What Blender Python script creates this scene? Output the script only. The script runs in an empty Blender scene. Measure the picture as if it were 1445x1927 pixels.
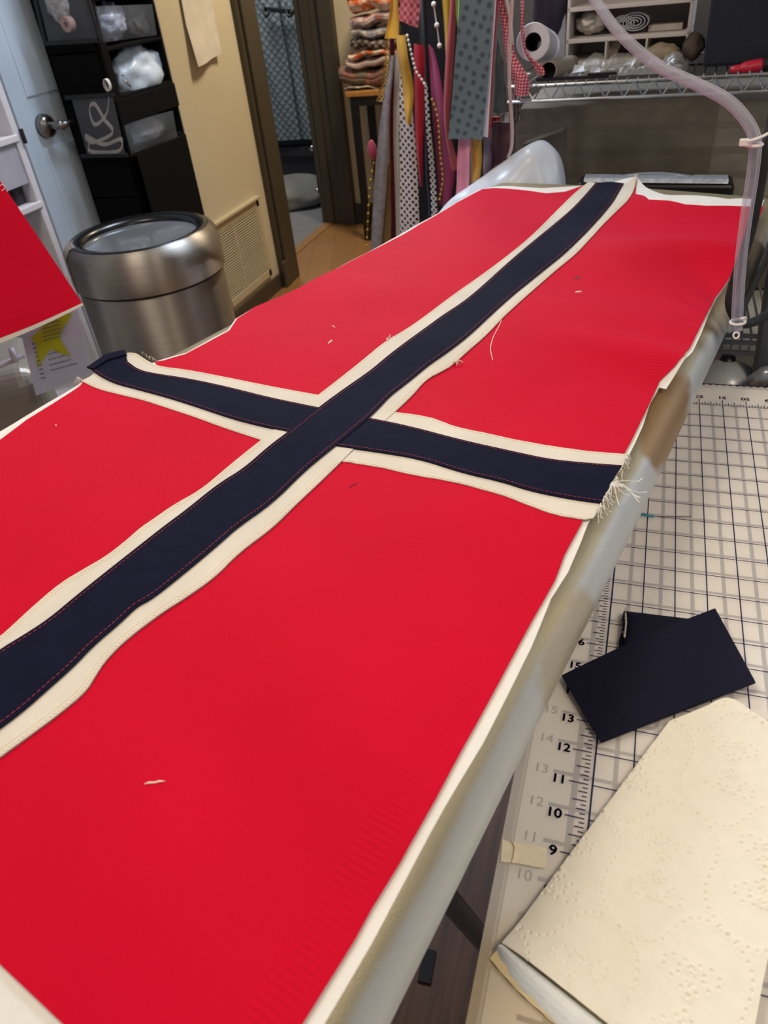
import bpy, bmesh, math, random
import numpy as np
from mathutils import Vector, Matrix, noise
from mathutils.geometry import delaunay_2d_cdt
random.seed(7)
sc = bpy.context.scene
COL = sc.collection

# ---------------------------------------------------------------- camera
FPX, CXP, CYP = 1366.888, 722.5, 963.5
CAM = Vector((-0.00947, -0.01385, 1.35131))
RGT = Vector((0.94864965, 0.30233396, -0.09304845))
DWN = Vector((0.11307658, -0.59882244, -0.79285899))
FWD = Vector((-0.2954277, 0.7416238, -0.60225959))
cd = bpy.data.cameras.new('camera')
cam = bpy.data.objects.new('camera', cd)
COL.objects.link(cam)
cd.sensor_fit = 'VERTICAL'
cd.sensor_height = 24.0
cd.sensor_width = 24.0 * 1445 / 1927
cd.lens = FPX / 1927 * 24.0
cd.clip_start = 0.02
U = -DWN
B = -FWD
cam.matrix_world = Matrix(((RGT.x, U.x, B.x, CAM.x), (RGT.y, U.y, B.y, CAM.y), (RGT.z, U.z, B.z, CAM.z), (0, 0, 0, 1)))
sc.camera = cam
cd.dof.use_dof = True
cd.dof.focus_distance = 0.70
cd.dof.aperture_fstop = 8.5

# ---------------------------------------------------------------- light
sc.view_settings.view_transform = 'Standard'
sc.view_settings.look = 'None'
sc.view_settings.gamma = 1.0
sc.view_settings.use_curve_mapping = False
sc.view_settings.exposure = 0.0
w = bpy.data.worlds.new('world')
sc.world = w
w.use_nodes = True
w.node_tree.nodes['Background'].inputs[0].default_value = (0.80, 0.86, 1.0, 1)
w.node_tree.nodes['Background'].inputs[1].default_value = 0.20


def area(name, loc, target, sx, sy, power, color):
    l = bpy.data.lights.new(name, 'AREA')
    l.shape = 'RECTANGLE'
    l.size, l.size_y, l.energy, l.color = sx, sy, power, color
    o = bpy.data.objects.new(name, l)
    COL.objects.link(o)
    o.location = loc
    o.rotation_euler = (Vector(target) - Vector(loc)).to_track_quat('-Z', 'Y').to_euler()
    return o


area('ceiling_light', (-0.85, 0.25, 2.55), (-0.45, 0.45, 0), 0.5, 0.7, 16, (1.0, 0.88, 0.72))
area('cool_ceiling_light', (-0.95, 2.25, 2.15), (-0.35, 1.2, 0.9), 0.5, 0.3, 23, (0.72, 0.84, 1.0))
area('hall_light', (-0.9, 3.55, 2.5), (-1.3, 3.6, 0), 0.35, 0.35, 31, (1.0, 0.83, 0.60))
area('window_light', (1.9, 1.9, 1.9), (-0.1, 0.9, 1.0), 1.0, 1.0, 13, (0.86, 0.92, 1.0))
area('table_lamp', (0.55, 0.15, 1.95), (0.1, 0.25, 0.9), 0.28, 0.28, 5.6, (1.0, 0.84, 0.64))
area('lift_light', (-2.6, 5.0, 2.3), (-2.6, 5.3, 0), 0.5, 0.5, 17, (1.0, 0.97, 0.94))


# ---------------------------------------------------------------- pixel helpers (points of the place seen along a sight line)
def ray(x, y):
    return RGT * ((x - CXP) / FPX) + DWN * ((y - CYP) / FPX) + FWD


def onz(x, y, z):
    d = ray(x, y)
    return CAM + d * ((z - CAM.z) / d.z)


def ony(x, y, Y):
    d = ray(x, y)
    return CAM + d * ((Y - CAM.y) / d.y)


def onx(x, y, X):
    d = ray(x, y)
    return CAM + d * ((X - CAM.x) / d.x)


def away(x, y, D):
    return CAM + ray(x, y).normalized() * D


# ---------------------------------------------------------------- materials
def lin(c):
    if isinstance(c, str):
        c = [int(c[i:i + 2], 16) / 255 for i in (0, 2, 4)]
    return tuple(v / 12.92 if v <= 0.04045 else ((v + 0.055) / 1.055) ** 2.4 for v in c) + (1.0,)


class NT:
    def __init__(s, name):
        s.m = bpy.data.materials.new(name)
        s.m.use_nodes = True
        s.t = s.m.node_tree
        s.b = s.t.nodes['Principled BSDF']
        s.out = s.t.nodes['Material Output']
        s._co = None

    def n(s, kind, **kw):
        nd = s.t.nodes.new(kind)
        for k, v in kw.items():
            setattr(nd, k, v)
        return nd

    def l(s, a, b):
        s.t.links.new(a, b)

    def co(s):
        if s._co is None:
            s._co = s.n('ShaderNodeTexCoord').outputs['Object']
        return s._co

    def math(s, op, a, b=None, c=None):
        nd = s.n('ShaderNodeMath', operation=op)
        for i, v in enumerate((a, b, c)):
            if v is None:
                continue
            if isinstance(v, (int, float)):
                nd.inputs[i].default_value = v
            else:
                s.l(v, nd.inputs[i])
        return nd.outputs[0]

    def noise(s, scale, detail=3, vec=None, rough=0.5):
        nd = s.n('ShaderNodeTexNoise')
        nd.inputs['Scale'].default_value = scale
        nd.inputs['Detail'].default_value = detail
        nd.inputs['Roughness'].default_value = rough
        s.l(vec if vec is not None else s.co(), nd.inputs['Vector'])
        return nd.outputs['Fac']

    def ramp(s, fac, stops):
        nd = s.n('ShaderNodeValToRGB')
        e = nd.color_ramp.elements
        while len(e) < len(stops):
            e.new(0.5)
        for i, (p, c) in enumerate(stops):
            e[i].position = p
            e[i].color = lin(c) if not (isinstance(c, tuple) and len(c) == 4) else c
        s.l(fac, nd.inputs[0])
        return nd.outputs[0]

    def mix(s, fac, a, b):
        nd = s.n('ShaderNodeMix', data_type='RGBA')
        if isinstance(fac, (int, float)):
            nd.inputs[0].default_value = fac
        else:
            s.l(fac, nd.inputs[0])
        for i, v in ((6, a), (7, b)):
            if isinstance(v, str):
                v = lin(v)
            if isinstance(v, tuple):
                nd.inputs[i].default_value = v
            else:
                s.l(v, nd.inputs[i])
        return nd.outputs[2]

    def bump(s, h, strength=0.3, dist=0.001):
        nd = s.n('ShaderNodeBump')
        nd.inputs['Strength'].default_value = strength
        nd.inputs['Distance'].default_value = dist
        s.l(h, nd.inputs['Height'])
        s.l(nd.outputs[0], s.b.inputs['Normal'])

    def color(s, c):
        if isinstance(c, str):
            s.b.inputs['Base Color'].default_value = lin(c)
        else:
            s.l(c, s.b.inputs['Base Color'])

    def set(s, **kw):
        for k, v in kw.items():
            s.b.inputs[k.replace('_', ' ')].default_value = v
        return s


MATS = {}


def plain(color, rough=0.6, metal=0.0, var=0.08, scale=40, bump=0.0, bscale=300, spec=0.5, sheen=0.0, trans=0.0, alpha=1.0):
    key = (color, rough, metal, var, scale, bump, bscale, spec, sheen, trans, alpha)
    if key in MATS:
        return MATS[key]
    m = NT('surface_' + color)
    c = lin(color)
    if var:
        dk = tuple(max(0, v * (1 - var * 2)) for v in c[:3]) + (1,)
        lt = tuple(min(1, v * (1 + var)) for v in c[:3]) + (1,)
        m.color(m.ramp(m.noise(scale, 4), [(0.3, dk), (0.7, lt)]))
    else:
        m.b.inputs['Base Color'].default_value = c
    m.set(Roughness=rough, Metallic=metal, Alpha=alpha)
    m.b.inputs['Specular IOR Level'].default_value = spec
    m.b.inputs['Sheen Weight'].default_value = sheen
    m.b.inputs['Transmission Weight'].default_value = trans
    if bump:
        m.bump(m.noise(bscale, 3), bump, 0.002)
    MATS[key] = m.m
    return m.m


def weave(color, scale=900, strength=0.25, rough=0.85, sheen=0.15, var=0.05, spec=0.25):
    key = ('w', color, scale, strength, rough, sheen)
    if key in MATS:
        return MATS[key]
    m = NT('cloth_' + color)
    c = lin(color)
    dk = tuple(v * (1 - var * 2) for v in c[:3]) + (1,)
    lt = tuple(min(1, v * (1 + var)) for v in c[:3]) + (1,)
    m.color(m.ramp(m.noise(14, 3), [(0.3, dk), (0.7, lt)]))
    m.set(Roughness=rough)
    m.b.inputs['Specular IOR Level'].default_value = spec
    m.b.inputs['Sheen Weight'].default_value = sheen
    m.b.inputs['Sheen Roughness'].default_value = 0.4
    sx = m.n('ShaderNodeSeparateXYZ')
    m.l(m.co(), sx.inputs[0])
    a = m.math('SINE', m.math('MULTIPLY', m.math('ADD', sx.outputs[0], m.math('MULTIPLY', sx.outputs[1], -0.25)), scale * 3.0))
    b = m.math('SINE', m.math('MULTIPLY', m.math('ADD', sx.outputs[1], m.math('ADD', m.math('MULTIPLY', sx.outputs[0], 0.25), sx.outputs[2])), scale * 3.0))
    m.bump(m.math('ADD', m.math('MULTIPLY', a, b), m.noise(scale, 2)), strength, 0.0006)
    MATS[key] = m.m
    return m.m


# ---------------------------------------------------------------- objects
LOC = {}


class MB:
    def __init__(s):
        s.bm = bmesh.new()

    def face(s, pts):
        try:
            return s.bm.faces.new([s.bm.verts.new(Vector(p)) for p in pts])
        except ValueError:
            return None

    def box(s, a, b, M=None):
        (x0, y0, z0), (x1, y1, z1) = a, b
        vs = [Vector((x, y, z)) for x in (x0, x1) for y in (y0, y1) for z in (z0, z1)]
        if M is not None:
            vs = [M @ v for v in vs]
        v = [s.bm.verts.new(p) for p in vs]
        for f in ((0, 1, 3, 2), (4, 6, 7, 5), (0, 4, 5, 1), (2, 3, 7, 6), (0, 2, 6, 4), (1, 5, 7, 3)):
            s.bm.faces.new([v[i] for i in f])
        return s

    def bar(s, p, q, wx, wz, up=(0, 0, 1)):
        p, q = Vector(p), Vector(q)
        d = q - p
        L = d.length
        d.normalize()
        u = Vector(up)
        r = d.cross(u)
        if r.length < 1e-5:
            r = d.cross(Vector((1, 0, 0)))
        r.normalize()
        u = r.cross(d)
        M = Matrix(((r.x, d.x, u.x, p.x), (r.y, d.y, u.y, p.y), (r.z, d.z, u.z, p.z), (0, 0, 0, 1)))
        return s.box((-wx / 2, 0, -wz / 2), (wx / 2, L, wz / 2), M)

    def tube(s, pts, r, n=12, cap=True):
        pts = [Vector(p) for p in pts]
        rs = r if isinstance(r, (list, tuple)) else [r] * len(pts)
        rings = []
        prev = None
        for i, p in enumerate(pts):
            t = (pts[min(i + 1, len(pts) - 1)] - pts[max(i - 1, 0)]).normalized()
            if prev is None:
                a = t.cross(Vector((0, 0, 1)))
                if a.length < 1e-3:
                    a = t.cross(Vector((1, 0, 0)))
            else:
                a = prev - t * prev.dot(t)
            a.normalize()
            prev = a
            b = t.cross(a)
            rings.append([s.bm.verts.new(p + (a * math.cos(k * 2 * math.pi / n) + b * math.sin(k * 2 * math.pi / n)) * rs[i]) for k in range(n)])
        for A, Bq in zip(rings, rings[1:]):
            for k in range(n):
                s.bm.faces.new((A[k], A[(k + 1) % n], Bq[(k + 1) % n], Bq[k]))
        if cap:
            s.bm.faces.new(list(reversed(rings[0])))
            s.bm.faces.new(rings[-1])
        return s

    def lathe(s, prof, c, n=48, axis=None):
        c = Vector(c)
        Q = Vector((0, 0, 1)).rotation_difference(Vector(axis).normalized()) if axis is not None else None
        rings = []
        for r, z in prof:
            ring = []
            for k in range(n):
                v = Vector((r * math.cos(2 * math.pi * k / n), r * math.sin(2 * math.pi * k / n), z))
                if Q:
                    v = Q @ v
                ring.append(s.bm.verts.new(c + v))
            rings.append(ring)
        for A, Bq in zip(rings, rings[1:]):
            for k in range(n):
                s.bm.faces.new((A[k], A[(k + 1) % n], Bq[(k + 1) % n], Bq[k]))
        return s

    def grid(s, P, closed_u=False):
        rows = [[s.bm.verts.new(Vector(p)) for p in r] for r in P]
        for A, Bq in zip(rows, rows[1:]):
            m = len(A)
            for k in range(m if closed_u else m - 1):
                s.bm.faces.new((A[k], A[(k + 1) % m], Bq[(k + 1) % m], Bq[k]))
        return s

    def ball(s, c, r, sub=2, sc=(1, 1, 1)):
        M = Matrix.Translation(Vector(c)) @ Matrix.Diagonal((sc[0] * r, sc[1] * r, sc[2] * r, 1))
        bmesh.ops.create_icosphere(s.bm, subdivisions=sub, radius=1.0, matrix=M)
        return s

    def lump(s, c, size, amp=0.3, freq=2.0, sub=4, seed=0):
        tmp = bmesh.new()
        bmesh.ops.create_icosphere(tmp, subdivisions=sub, radius=1.0)
        off = Vector((seed * 7.1, seed * 3.3, seed * 1.7))
        for v in tmp.verts:
            n = v.co.normalized()
            k = 1 + amp * (noise.noise(n * freq + off) + 0.5 * noise.noise(n * freq * 2.7 + off) + 0.3 * abs(noise.noise(n * freq * 6 + off)))
            v.co = Vector((n.x * size[0] * k + c[0], n.y * size[1] * k + c[1], n.z * size[2] * k + c[2]))
        me = bpy.data.meshes.new('tmp')
        tmp.to_mesh(me)
        tmp.free()
        s.bm.from_mesh(me)
        bpy.data.meshes.remove(me)
        return s

    def build(s, name, mat, parent=None, smooth=False, bevel=0.0, thick=0.0, seg=2, fix=True):
        if fix:
            bmesh.ops.recalc_face_normals(s.bm, faces=s.bm.faces)
        base = LOC[parent.name] if parent is not None else Vector((0, 0, 0))
        bmesh.ops.translate(s.bm, verts=s.bm.verts, vec=-base)
        me = bpy.data.meshes.new(name)
        s.bm.to_mesh(me)
        s.bm.free()
        me.materials.append(mat)
        if smooth:
            for p in me.polygons:
                p.use_smooth = True
        o = bpy.data.objects.new(name, me)
        COL.objects.link(o)
        LOC[o.name] = base
        if parent is not None:
            o.parent = parent
        if thick:
            md = o.modifiers.new('thickness', 'SOLIDIFY')
            md.thickness = thick
            md.offset = 0
            if smooth:
                es = o.modifiers.new('edges', 'EDGE_SPLIT')
                es.split_angle = 0.9
        if bevel:
            md = o.modifiers.new('bevel', 'BEVEL')
            md.width = bevel
            md.segments = seg
            md.limit_method = 'ANGLE'
            md.angle_limit = 0.6
            if smooth is False:
                pass
        return o


def thing(name, loc, label, cat, group=None):
    o = bpy.data.objects.new(name, None)
    COL.objects.link(o)
    o.location = loc
    o.empty_display_size = 0.05
    LOC[o.name] = Vector(loc)
    return tag(o, label, cat, group)


def tag(o, label, cat, group=None, kind=None):
    if label:
        o['label'] = label
    if cat:
        o['category'] = cat
    if group:
        o['group'] = group
    if kind:
        o['kind'] = kind
    return o


def structure(o):
    o['kind'] = 'structure'
    return o


def smooth_line(pts, n):
    """Catmull-Rom resample of points to n samples by arc length"""
    P = [Vector(p) for p in pts]
    if len(P) == 2:
        return [P[0].lerp(P[1], i / (n - 1)) for i in range(n)]
    Q = [P[0] * 2 - P[1]] + P + [P[-1] * 2 - P[-2]]
    fine = []
    for i in range(1, len(Q) - 2):
        a, b, c, d = Q[i - 1:i + 3]
        for k in range(10):
            t = k / 10
            fine.append(0.5 * ((2 * b) + (c - a) * t + (2 * a - 5 * b + 4 * c - d) * t * t + (3 * b - a - 3 * c + d) * t ** 3))
    fine.append(P[-1])
    acc = [0.0]
    for a, b in zip(fine, fine[1:]):
        acc.append(acc[-1] + (b - a).length)
    out = []
    j = 0
    for i in range(n):
        s = acc[-1] * i / (n - 1)
        while j < len(acc) - 2 and acc[j + 1] < s:
            j += 1
        t = (s - acc[j]) / max(1e-9, acc[j + 1] - acc[j])
        out.append(fine[j].lerp(fine[j + 1], min(1, max(0, t))))
    return out



# ================================================================= the setting
# floor of wood planks
m = NT('wood_floor')
br = m.n('ShaderNodeTexBrick')
br.inputs['Scale'].default_value = 1.0
br.inputs['Brick Width'].default_value = 1.3
br.inputs['Row Height'].default_value = 0.13
br.inputs['Mortar Size'].default_value = 0.002
br.inputs['Color1'].default_value = lin('a87c4a')
br.inputs['Color2'].default_value = lin('9a7042')
br.inputs['Mortar'].default_value = lin('80603c')
mp = m.n('ShaderNodeMapping')
mp.inputs['Rotation'].default_value = (0, 0, 1.25)
m.l(m.co(), mp.inputs[0])
m.l(mp.outputs[0], br.inputs['Vector'])
mp2 = m.n('ShaderNodeMapping')
mp2.inputs['Rotation'].default_value = (0, 0, 1.25)
mp2.inputs['Scale'].default_value = (2, 26, 1)
m.l(m.co(), mp2.inputs[0])
m.color(m.mix(m.math('MULTIPLY', m.noise(2.0, 5, mp2.outputs[0]), 0.6), br.outputs[0], '7d5a36'))
m.set(Roughness=0.45)
WOOD = m.m
structure(MB().box((-1.99, -1.5, -0.05), (2.6, 5.0, 0)).build('floor', WOOD))
structure(MB().box((-4.2, 3.0, -0.05), (-1.995, 6.6, -0.002)).build('floor', plain('85868b', 0.5, var=0.05, scale=3)))
structure(MB().box((-2.03, 3.66, -0.02), (-1.97, 4.6, 0.006)).build('trim_1', plain('a07848', 0.5)))
CREAM = plain('d8cdb0', 0.75, var=0.02, scale=5, bump=0.05, bscale=120)
structure(MB().box((-2.0, 2.88, 0), (-1.84, 3.56, 2.7)).build('wall_left', CREAM, bevel=0.006))
structure(MB().box((-2.0, 3.56, 2.15), (-1.84, 4.62, 2.7)).build('wall_left', CREAM))
structure(MB().box((-2.0, -1.5, 0), (-1.90, 2.88, 2.7)).build('wall_left', plain('cfd3d4', 0.7, var=0.02)))
structure(MB().box((-1.86, 4.62, 0), (2.6, 4.75, 2.7)).build('wall_back', CREAM))
structure(MB().box((2.55, 2.45, 0), (2.65, 4.75, 2.7)).build('wall_right', CREAM))
TAUPE = plain('66615c', 0.8, var=0.03, scale=4)
structure(MB().box((-0.50, 2.42, 0), (2.6, 2.5, 2.7)).build('wall_right', TAUPE))
DK = plain('4a4336', 0.5, var=0.04, scale=6)
structure(MB().box((-1.85, 4.585, 0), (-0.2, 4.62, 0.12)).build('baseboard_back', plain('35302c', 0.5)))
structure(MB().box((-1.84, 2.89, 0), (-1.825, 3.46, 0.075)).build('baseboard_left', plain('4a4136', 0.5)))
# door frame of the lift hall: near jamb, far jamb, head
structure(MB().box((-2.02, 3.475, 0), (-1.815, 3.66, 2.15)).box((-1.815, 3.50, 0), (-1.80, 3.64, 2.15)).build('trim_2', DK, bevel=0.004))
structure(MB().box((-1.81, 3.455, 0.0), (-1.795, 3.52, 0.135)).build('trim_3', plain('4f473b', 0.5), bevel=0.003))
structure(MB().box((-2.04, 4.6, 0), (-1.80, 4.66, 2.15)).box((-2.0, 4.585, 0), (-1.95, 4.6, 2.15)).box((-1.885, 4.57, 0), (-1.80, 4.6, 2.15)).build('trim_4', DK, bevel=0.004))
structure(MB().box((-2.02, 3.56, 2.12), (-1.80, 4.66, 2.2)).build('trim_5', DK))
# lift interior
GREYM = plain('3a3a40', 0.5)
structure(MB().box((-4.2, 5.72, 0), (-1.9, 5.8, 2.7)).build('wall_back', plain('5a5c60', 0.6)))
structure(MB().box((-2.05, 4.66, 0), (-2.0, 5.8, 2.7)).build('wall_right', plain('55534e', 0.6)))
structure(MB().box((-4.25, 3.0, 0), (-4.2, 5.8, 2.7)).build('wall_left', plain('5a5c60', 0.6)))
structure(MB().box((-4.2, 5.66, 0), (-2.05, 5.72, 0.2)).box((-4.2, 5.64, 0.2), (-2.05, 5.72, 0.27)).build('baseboard_back', GREYM, bevel=0.004))
# ceiling (above the frame)
structure(MB().box((-4.2, -1.5, 2.7), (2.6, 5.8, 2.75)).build('ceiling', plain('e4e2dc', 0.9, var=0.01)))

# white door with lever
DOORM = plain('d3e2ef', 0.45, var=0.02, scale=4)
dr = MB().box((-1.885, 1.985, 0.01), (-1.84, 2.86, 2.1)).build('door_1', DOORM, bevel=0.003)
structure(dr)
f = MB()
f.box((-1.842, 2.055, 0.12), (-1.834, 2.80, 0.98)).box((-1.842, 2.055, 1.12), (-1.834, 2.80, 2.0))
f.build('door_panel', DOORM, dr, bevel=0.006)
STEEL = plain('8d8a86', 0.28, 1.0, var=0.05, scale=30)
h = MB()
hc = onx(88, 237, -1.825)
h.lathe([(0.0, 0.016), (0.02, 0.016), (0.031, 0.010), (0.034, 0.0), (0.034, -0.014), (0, -0.014)], hc, 32, (1, 0, 0))
h.lathe([(0.0, 0.062), (0.0125, 0.062), (0.0125, 0.010), (0.0, 0.01)], hc, 24, (1, 0, 0))
hp = hc + Vector((0.055, 0, 0))
h.tube([hp + Vector((0, -0.012, 0)), hp + Vector((0.004, 0.04, 0.0)), hp + Vector((0.004, 0.085, 0.002)), hp + Vector((0, 0.125, 0.006))], [0.010, 0.0085, 0.0075, 0.006], 14)
h.build('door_handle', STEEL, dr, smooth=True)
structure(MB().box((-1.92, 1.93, 0), (-1.85, 1.982, 2.15)).build('trim_6', plain('9aa2ab', 0.6, var=0.03)))
structure(MB().box((-1.91, 1.915, 0), (-1.845, 1.932, 2.15)).build('trim_7', plain('0c0c0e', 0.7)))
structure(MB().box((-1.9, 1.83, 0), (-1.84, 1.915, 2.15)).build('trim_8', plain('cfd2d8', 0.6, var=0.02)))

# vent grille on the left wall
vy0, vy1, vz0, vz1 = 2.90, 3.375, 0.10, 0.485
v = thing('vent_grille', (-1.84, 3.13, 0.1), 'cream louvred air return grille low on the cream wall', 'vent')
fr = MB()
for a, b in (((vy0, vz0), (vy1, vz0 + 0.035)), ((vy0, vz1 - 0.04), (vy1, vz1)), ((vy0, vz0), (vy0 + 0.03, vz1)), ((vy1 - 0.03, vz0), (vy1, vz1))):
    fr.box((-1.845, a[0], a[1]), (-1.828, b[0], b[1]))
fr.box((-1.845, vy0, vz1 - 0.004), (-1.815, vy1 + 0.005, vz1 + 0.008))
GRIL = plain('cabf9f', 0.6, var=0.03, scale=9)
fr.build('frame', GRIL, v, bevel=0.002)
lv = MB()
z = vz0 + 0.037
while z < vz1 - 0.045:
    lv.bar((-1.832, vy0 + 0.03, z), (-1.832, vy1 - 0.03, z), 0.0075, 0.003, (0.45, 0, 1))
    z += 0.0112
lv.box((-1.84, 3.09, vz0 + 0.03), (-1.829, 3.10, vz1 - 0.04))
lv.build('louvres', GRIL, v)
MB().box((-1.842, vy0 + 0.02, vz0 + 0.02), (-1.8375, vy1 - 0.02, vz1 - 0.02)).build('backing', plain('4a4334', 0.8), v)

# quilted pad and hook rail in the lift
m = NT('quilted_pad')
sx = m.n('ShaderNodeSeparateXYZ')
m.l(m.co(), sx.inputs[0])
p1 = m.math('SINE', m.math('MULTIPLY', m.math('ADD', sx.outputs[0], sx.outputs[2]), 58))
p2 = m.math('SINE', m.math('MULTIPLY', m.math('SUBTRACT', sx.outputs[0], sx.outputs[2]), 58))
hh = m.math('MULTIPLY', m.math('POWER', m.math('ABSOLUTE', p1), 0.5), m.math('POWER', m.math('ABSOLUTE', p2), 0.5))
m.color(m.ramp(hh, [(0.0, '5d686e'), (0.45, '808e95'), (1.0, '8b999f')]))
m.bump(hh, 0.5, 0.012)
m.set(Roughness=0.7)
qp = thing('quilted_pad', (-2.7, 5.6, 0.3), 'blue grey diamond quilted pad hanging in the lift beyond the doorway', 'padding')
P = []
for j in range(40):
    z = 0.325 + 1.9 * j / 39
    P.append([(-3.3 + 1.25 * i / 60, 5.62 - 0.012 * math.sin(i * 0.5) - 0.006 * math.sin(j * 0.6 + i), z) for i in range(61)])
MB().grid(P).build('pad', m.m, qp, smooth=True, thick=0.012)
se = MB()
a, b = ony(528, 30, 5.6), ony(556, 265, 5.6)
se.tube([(a.x, 5.598, 2.2), (a.x, 5.598, a.z), (a.x + 0.012, 5.598, 0.8), (a.x + 0.02, 5.6, 0.33)], 0.006, 8)
se.build('seam', plain('454d52', 0.7), qp)
hr = thing('hook_rail', ony(530, 20, 5.55), 'dark metal hook rail above the quilted pad', 'rail')
DKM = plain('3c3d3f', 0.4, 0.7)
r0, r1 = ony(497, 17, 5.55), ony(566, 24, 5.55)
MB().bar(r0, r1, 0.02, 0.028).build('rail', DKM, hr, bevel=0.003)
for px_ in (497, 540):
    q = ony(px_, 22, 5.53)
    MB().tube([q + Vector((0, 0, 0.05)), q + Vector((0, -0.01, 0)), q + Vector((0.02, -0.03, -0.03)), q + Vector((0.045, -0.03, -0.02)), q + Vector((0.05, -0.03, 0.005))], 0.008, 8).build('hook', DKM, hr, smooth=True)
# grey mover's cushion on the lift floor
c0 = onz(560, 350, 0.06)
cu = MB().lump((c0.x - 0.02, 5.15, 0.06), (0.38, 0.33, 0.10), 0.12, 1.5, 4, 3)
tag(cu.build('grey_cushion', weave('8b8a86', 200, 0.3), smooth=True), 'grey soft floor cushion lying on the lift floor', 'cushion')
hb = thing('pull_bar', ony(598, 320, 4.72), 'black pull bar with chrome ends inside the lift doorway', 'handle')
q0, q1 = ony(592, 278, 4.72), ony(602, 358, 4.72)
MB().tube([q0, q1], 0.014, 12).build('bar', plain('17171b', 0.4), hb)
for q in (q0, q1):
    MB().ball(q + Vector((-0.012, -0.012, 0)), 0.018, 2).build('end_cap', plain('c9cdd2', 0.15, 1.0, var=0), hb, smooth=True)


# ================================================================= ironing board
ZB = 1.010
m = NT('silver_cover')
n1 = m.noise(5.5, 4)
n2 = m.noise(26, 4)
gN = m.n('ShaderNodeNewGeometry')
sxn = m.n('ShaderNodeSeparateXYZ')
att = m.n('ShaderNodeAttribute', attribute_name='rim')
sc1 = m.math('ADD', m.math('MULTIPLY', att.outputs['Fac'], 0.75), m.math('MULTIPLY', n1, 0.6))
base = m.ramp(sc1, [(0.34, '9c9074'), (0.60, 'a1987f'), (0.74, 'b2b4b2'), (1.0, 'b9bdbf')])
# scorch marks at known spots on the cover
co = m.co()
sp = base
for (px_, py_, rx, ry, colr, k) in ((1330, 560, 0.030, 0.10, '8f7a5a', 0.85), (1262, 765, 0.020, 0.085, '8a6a40', 0.95), (1395, 470, 0.04, 0.14, '948670', 0.8), (1080, 1170, 0.020, 0.05, 'a9966e', 0.6)):
    c = onz(px_, py_, ZB)
    mpn = m.n('ShaderNodeMapping')
    mpn.vector_type = 'TEXTURE'
    mpn.inputs['Location'].default_value = (c.x + 0.25, c.y - 0.55, ZB)
    mpn.inputs['Rotation'].default_value = (0, 0, -0.22)
    mpn.inputs['Scale'].default_value = (rx, ry, 0.1)
    m.l(co, mpn.inputs[0])
    ln = m.n('ShaderNodeVectorMath', operation='LENGTH')
    m.l(mpn.outputs[0], ln.inputs[0])
    dd = m.math('ADD', ln.outputs['Value'], m.math('MULTIPLY', m.math('SUBTRACT', n2, 0.5), 0.9))
    msk = m.math('MULTIPLY', m.math('SUBTRACT', 1.0, m.n('ShaderNodeClamp').outputs[0]), 1.0)
    cl = m.n('ShaderNodeMapRange')
    cl.inputs['From Min'].default_value = 0.8
    cl.inputs['From Max'].default_value = 1.05
    cl.inputs['To Min'].default_value = k
    cl.inputs['To Max'].default_value = 0.0
    m.l(dd, cl.inputs['Value'])
    sp = m.mix(cl.outputs[0], sp, colr)
m.color(sp)
m.set(Metallic=0.4, Roughness=0.42)
sx = m.n('ShaderNodeSeparateXYZ')
m.l(co, sx.inputs[0])
wv = m.math('MULTIPLY', m.math('SINE', m.math('MULTIPLY', sx.outputs[0], 3200)), m.math('SINE', m.math('MULTIPLY', sx.outputs[1], 3200)))
m.bump(m.noise(1100, 3), 0.35, 0.0008)
COVER = m.m

bl = [(-0.135, -0.17), (-0.077, 0.086), (0.017, 0.494), (0.098, 0.865), (0.154, 1.092), (0.197, 1.29), (-0.04, 1.378), (-0.285, 1.43), (-0.335, 1.27), (-0.555, 0.60), (-0.80, -0.07)]
bl = [Vector((a, b, 0)) for a, b in bl]


def resample_closed(pts, step, rad=0.045):
    out = []
    n = len(pts)
    for i in range(n):
        p, a, b = pts[i], pts[i - 1], pts[(i + 1) % n]
        d0, d1 = (a - p).normalized(), (b - p).normalized()
        if d0.dot(d1) > -0.96:
            for k in range(9):
                t = k / 8
                A, Bp = p + d0 * rad, p + d1 * rad
                out.append((1 - t) ** 2 * A + 2 * t * (1 - t) * p + t * t * Bp)
        else:
            out.append(p)
    res = []
    for i in range(len(out)):
        a, b = out[i], out[(i + 1) % len(out)]
        k = max(1, int((b - a).length / step))
        res += [a.lerp(b, j / k) for j in range(k)]
    return res


ring = resample_closed(bl, 0.02)
nr = len(ring)


def inset(d):
    out = []
    for i in range(nr):
        t = (ring[(i + 2) % nr] - ring[i - 2]).normalized()
        nrm = Vector((-t.y, t.x, 0))
        out.append(ring[i] + nrm * d)
    return out


prof = [(0.034, ZB - 0.0003), (0.026, ZB - 0.0012), (0.017, ZB - 0.0045), (0.009, ZB - 0.011), (0.003, ZB - 0.022), (0.0, ZB - 0.032), (0.004, ZB - 0.043), (0.014, ZB - 0.051), (0.03, ZB - 0.055)]
ib = thing('ironing_board', (-0.25, 0.55, 0.0), 'wide silver covered ironing board under the red cross flag', 'ironing board')
bm = bmesh.new()
lay = bm.verts.layers.float.new('rim')
rings = []
for j, (d, z) in enumerate(prof):
    rg = []
    for p in inset(d):
        vv = bm.verts.new((p.x, p.y, z))
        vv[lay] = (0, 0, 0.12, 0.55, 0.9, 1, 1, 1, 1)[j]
        rg.append(vv)
    rings.append(rg)
for A, Bq in zip(rings, rings[1:]):
    for k in range(nr):
        bm.faces.new((A[k], A[(k + 1) % nr], Bq[(k + 1) % nr], Bq[k]))
cen = bm.verts.new((-0.27, 0.6, ZB))
for k in range(nr):
    bm.faces.new((cen, rings[0][k], rings[0][(k + 1) % nr]))
bm.faces.new(rings[-1])
mb = MB()
mb.bm.free()
mb.bm = bm
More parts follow.
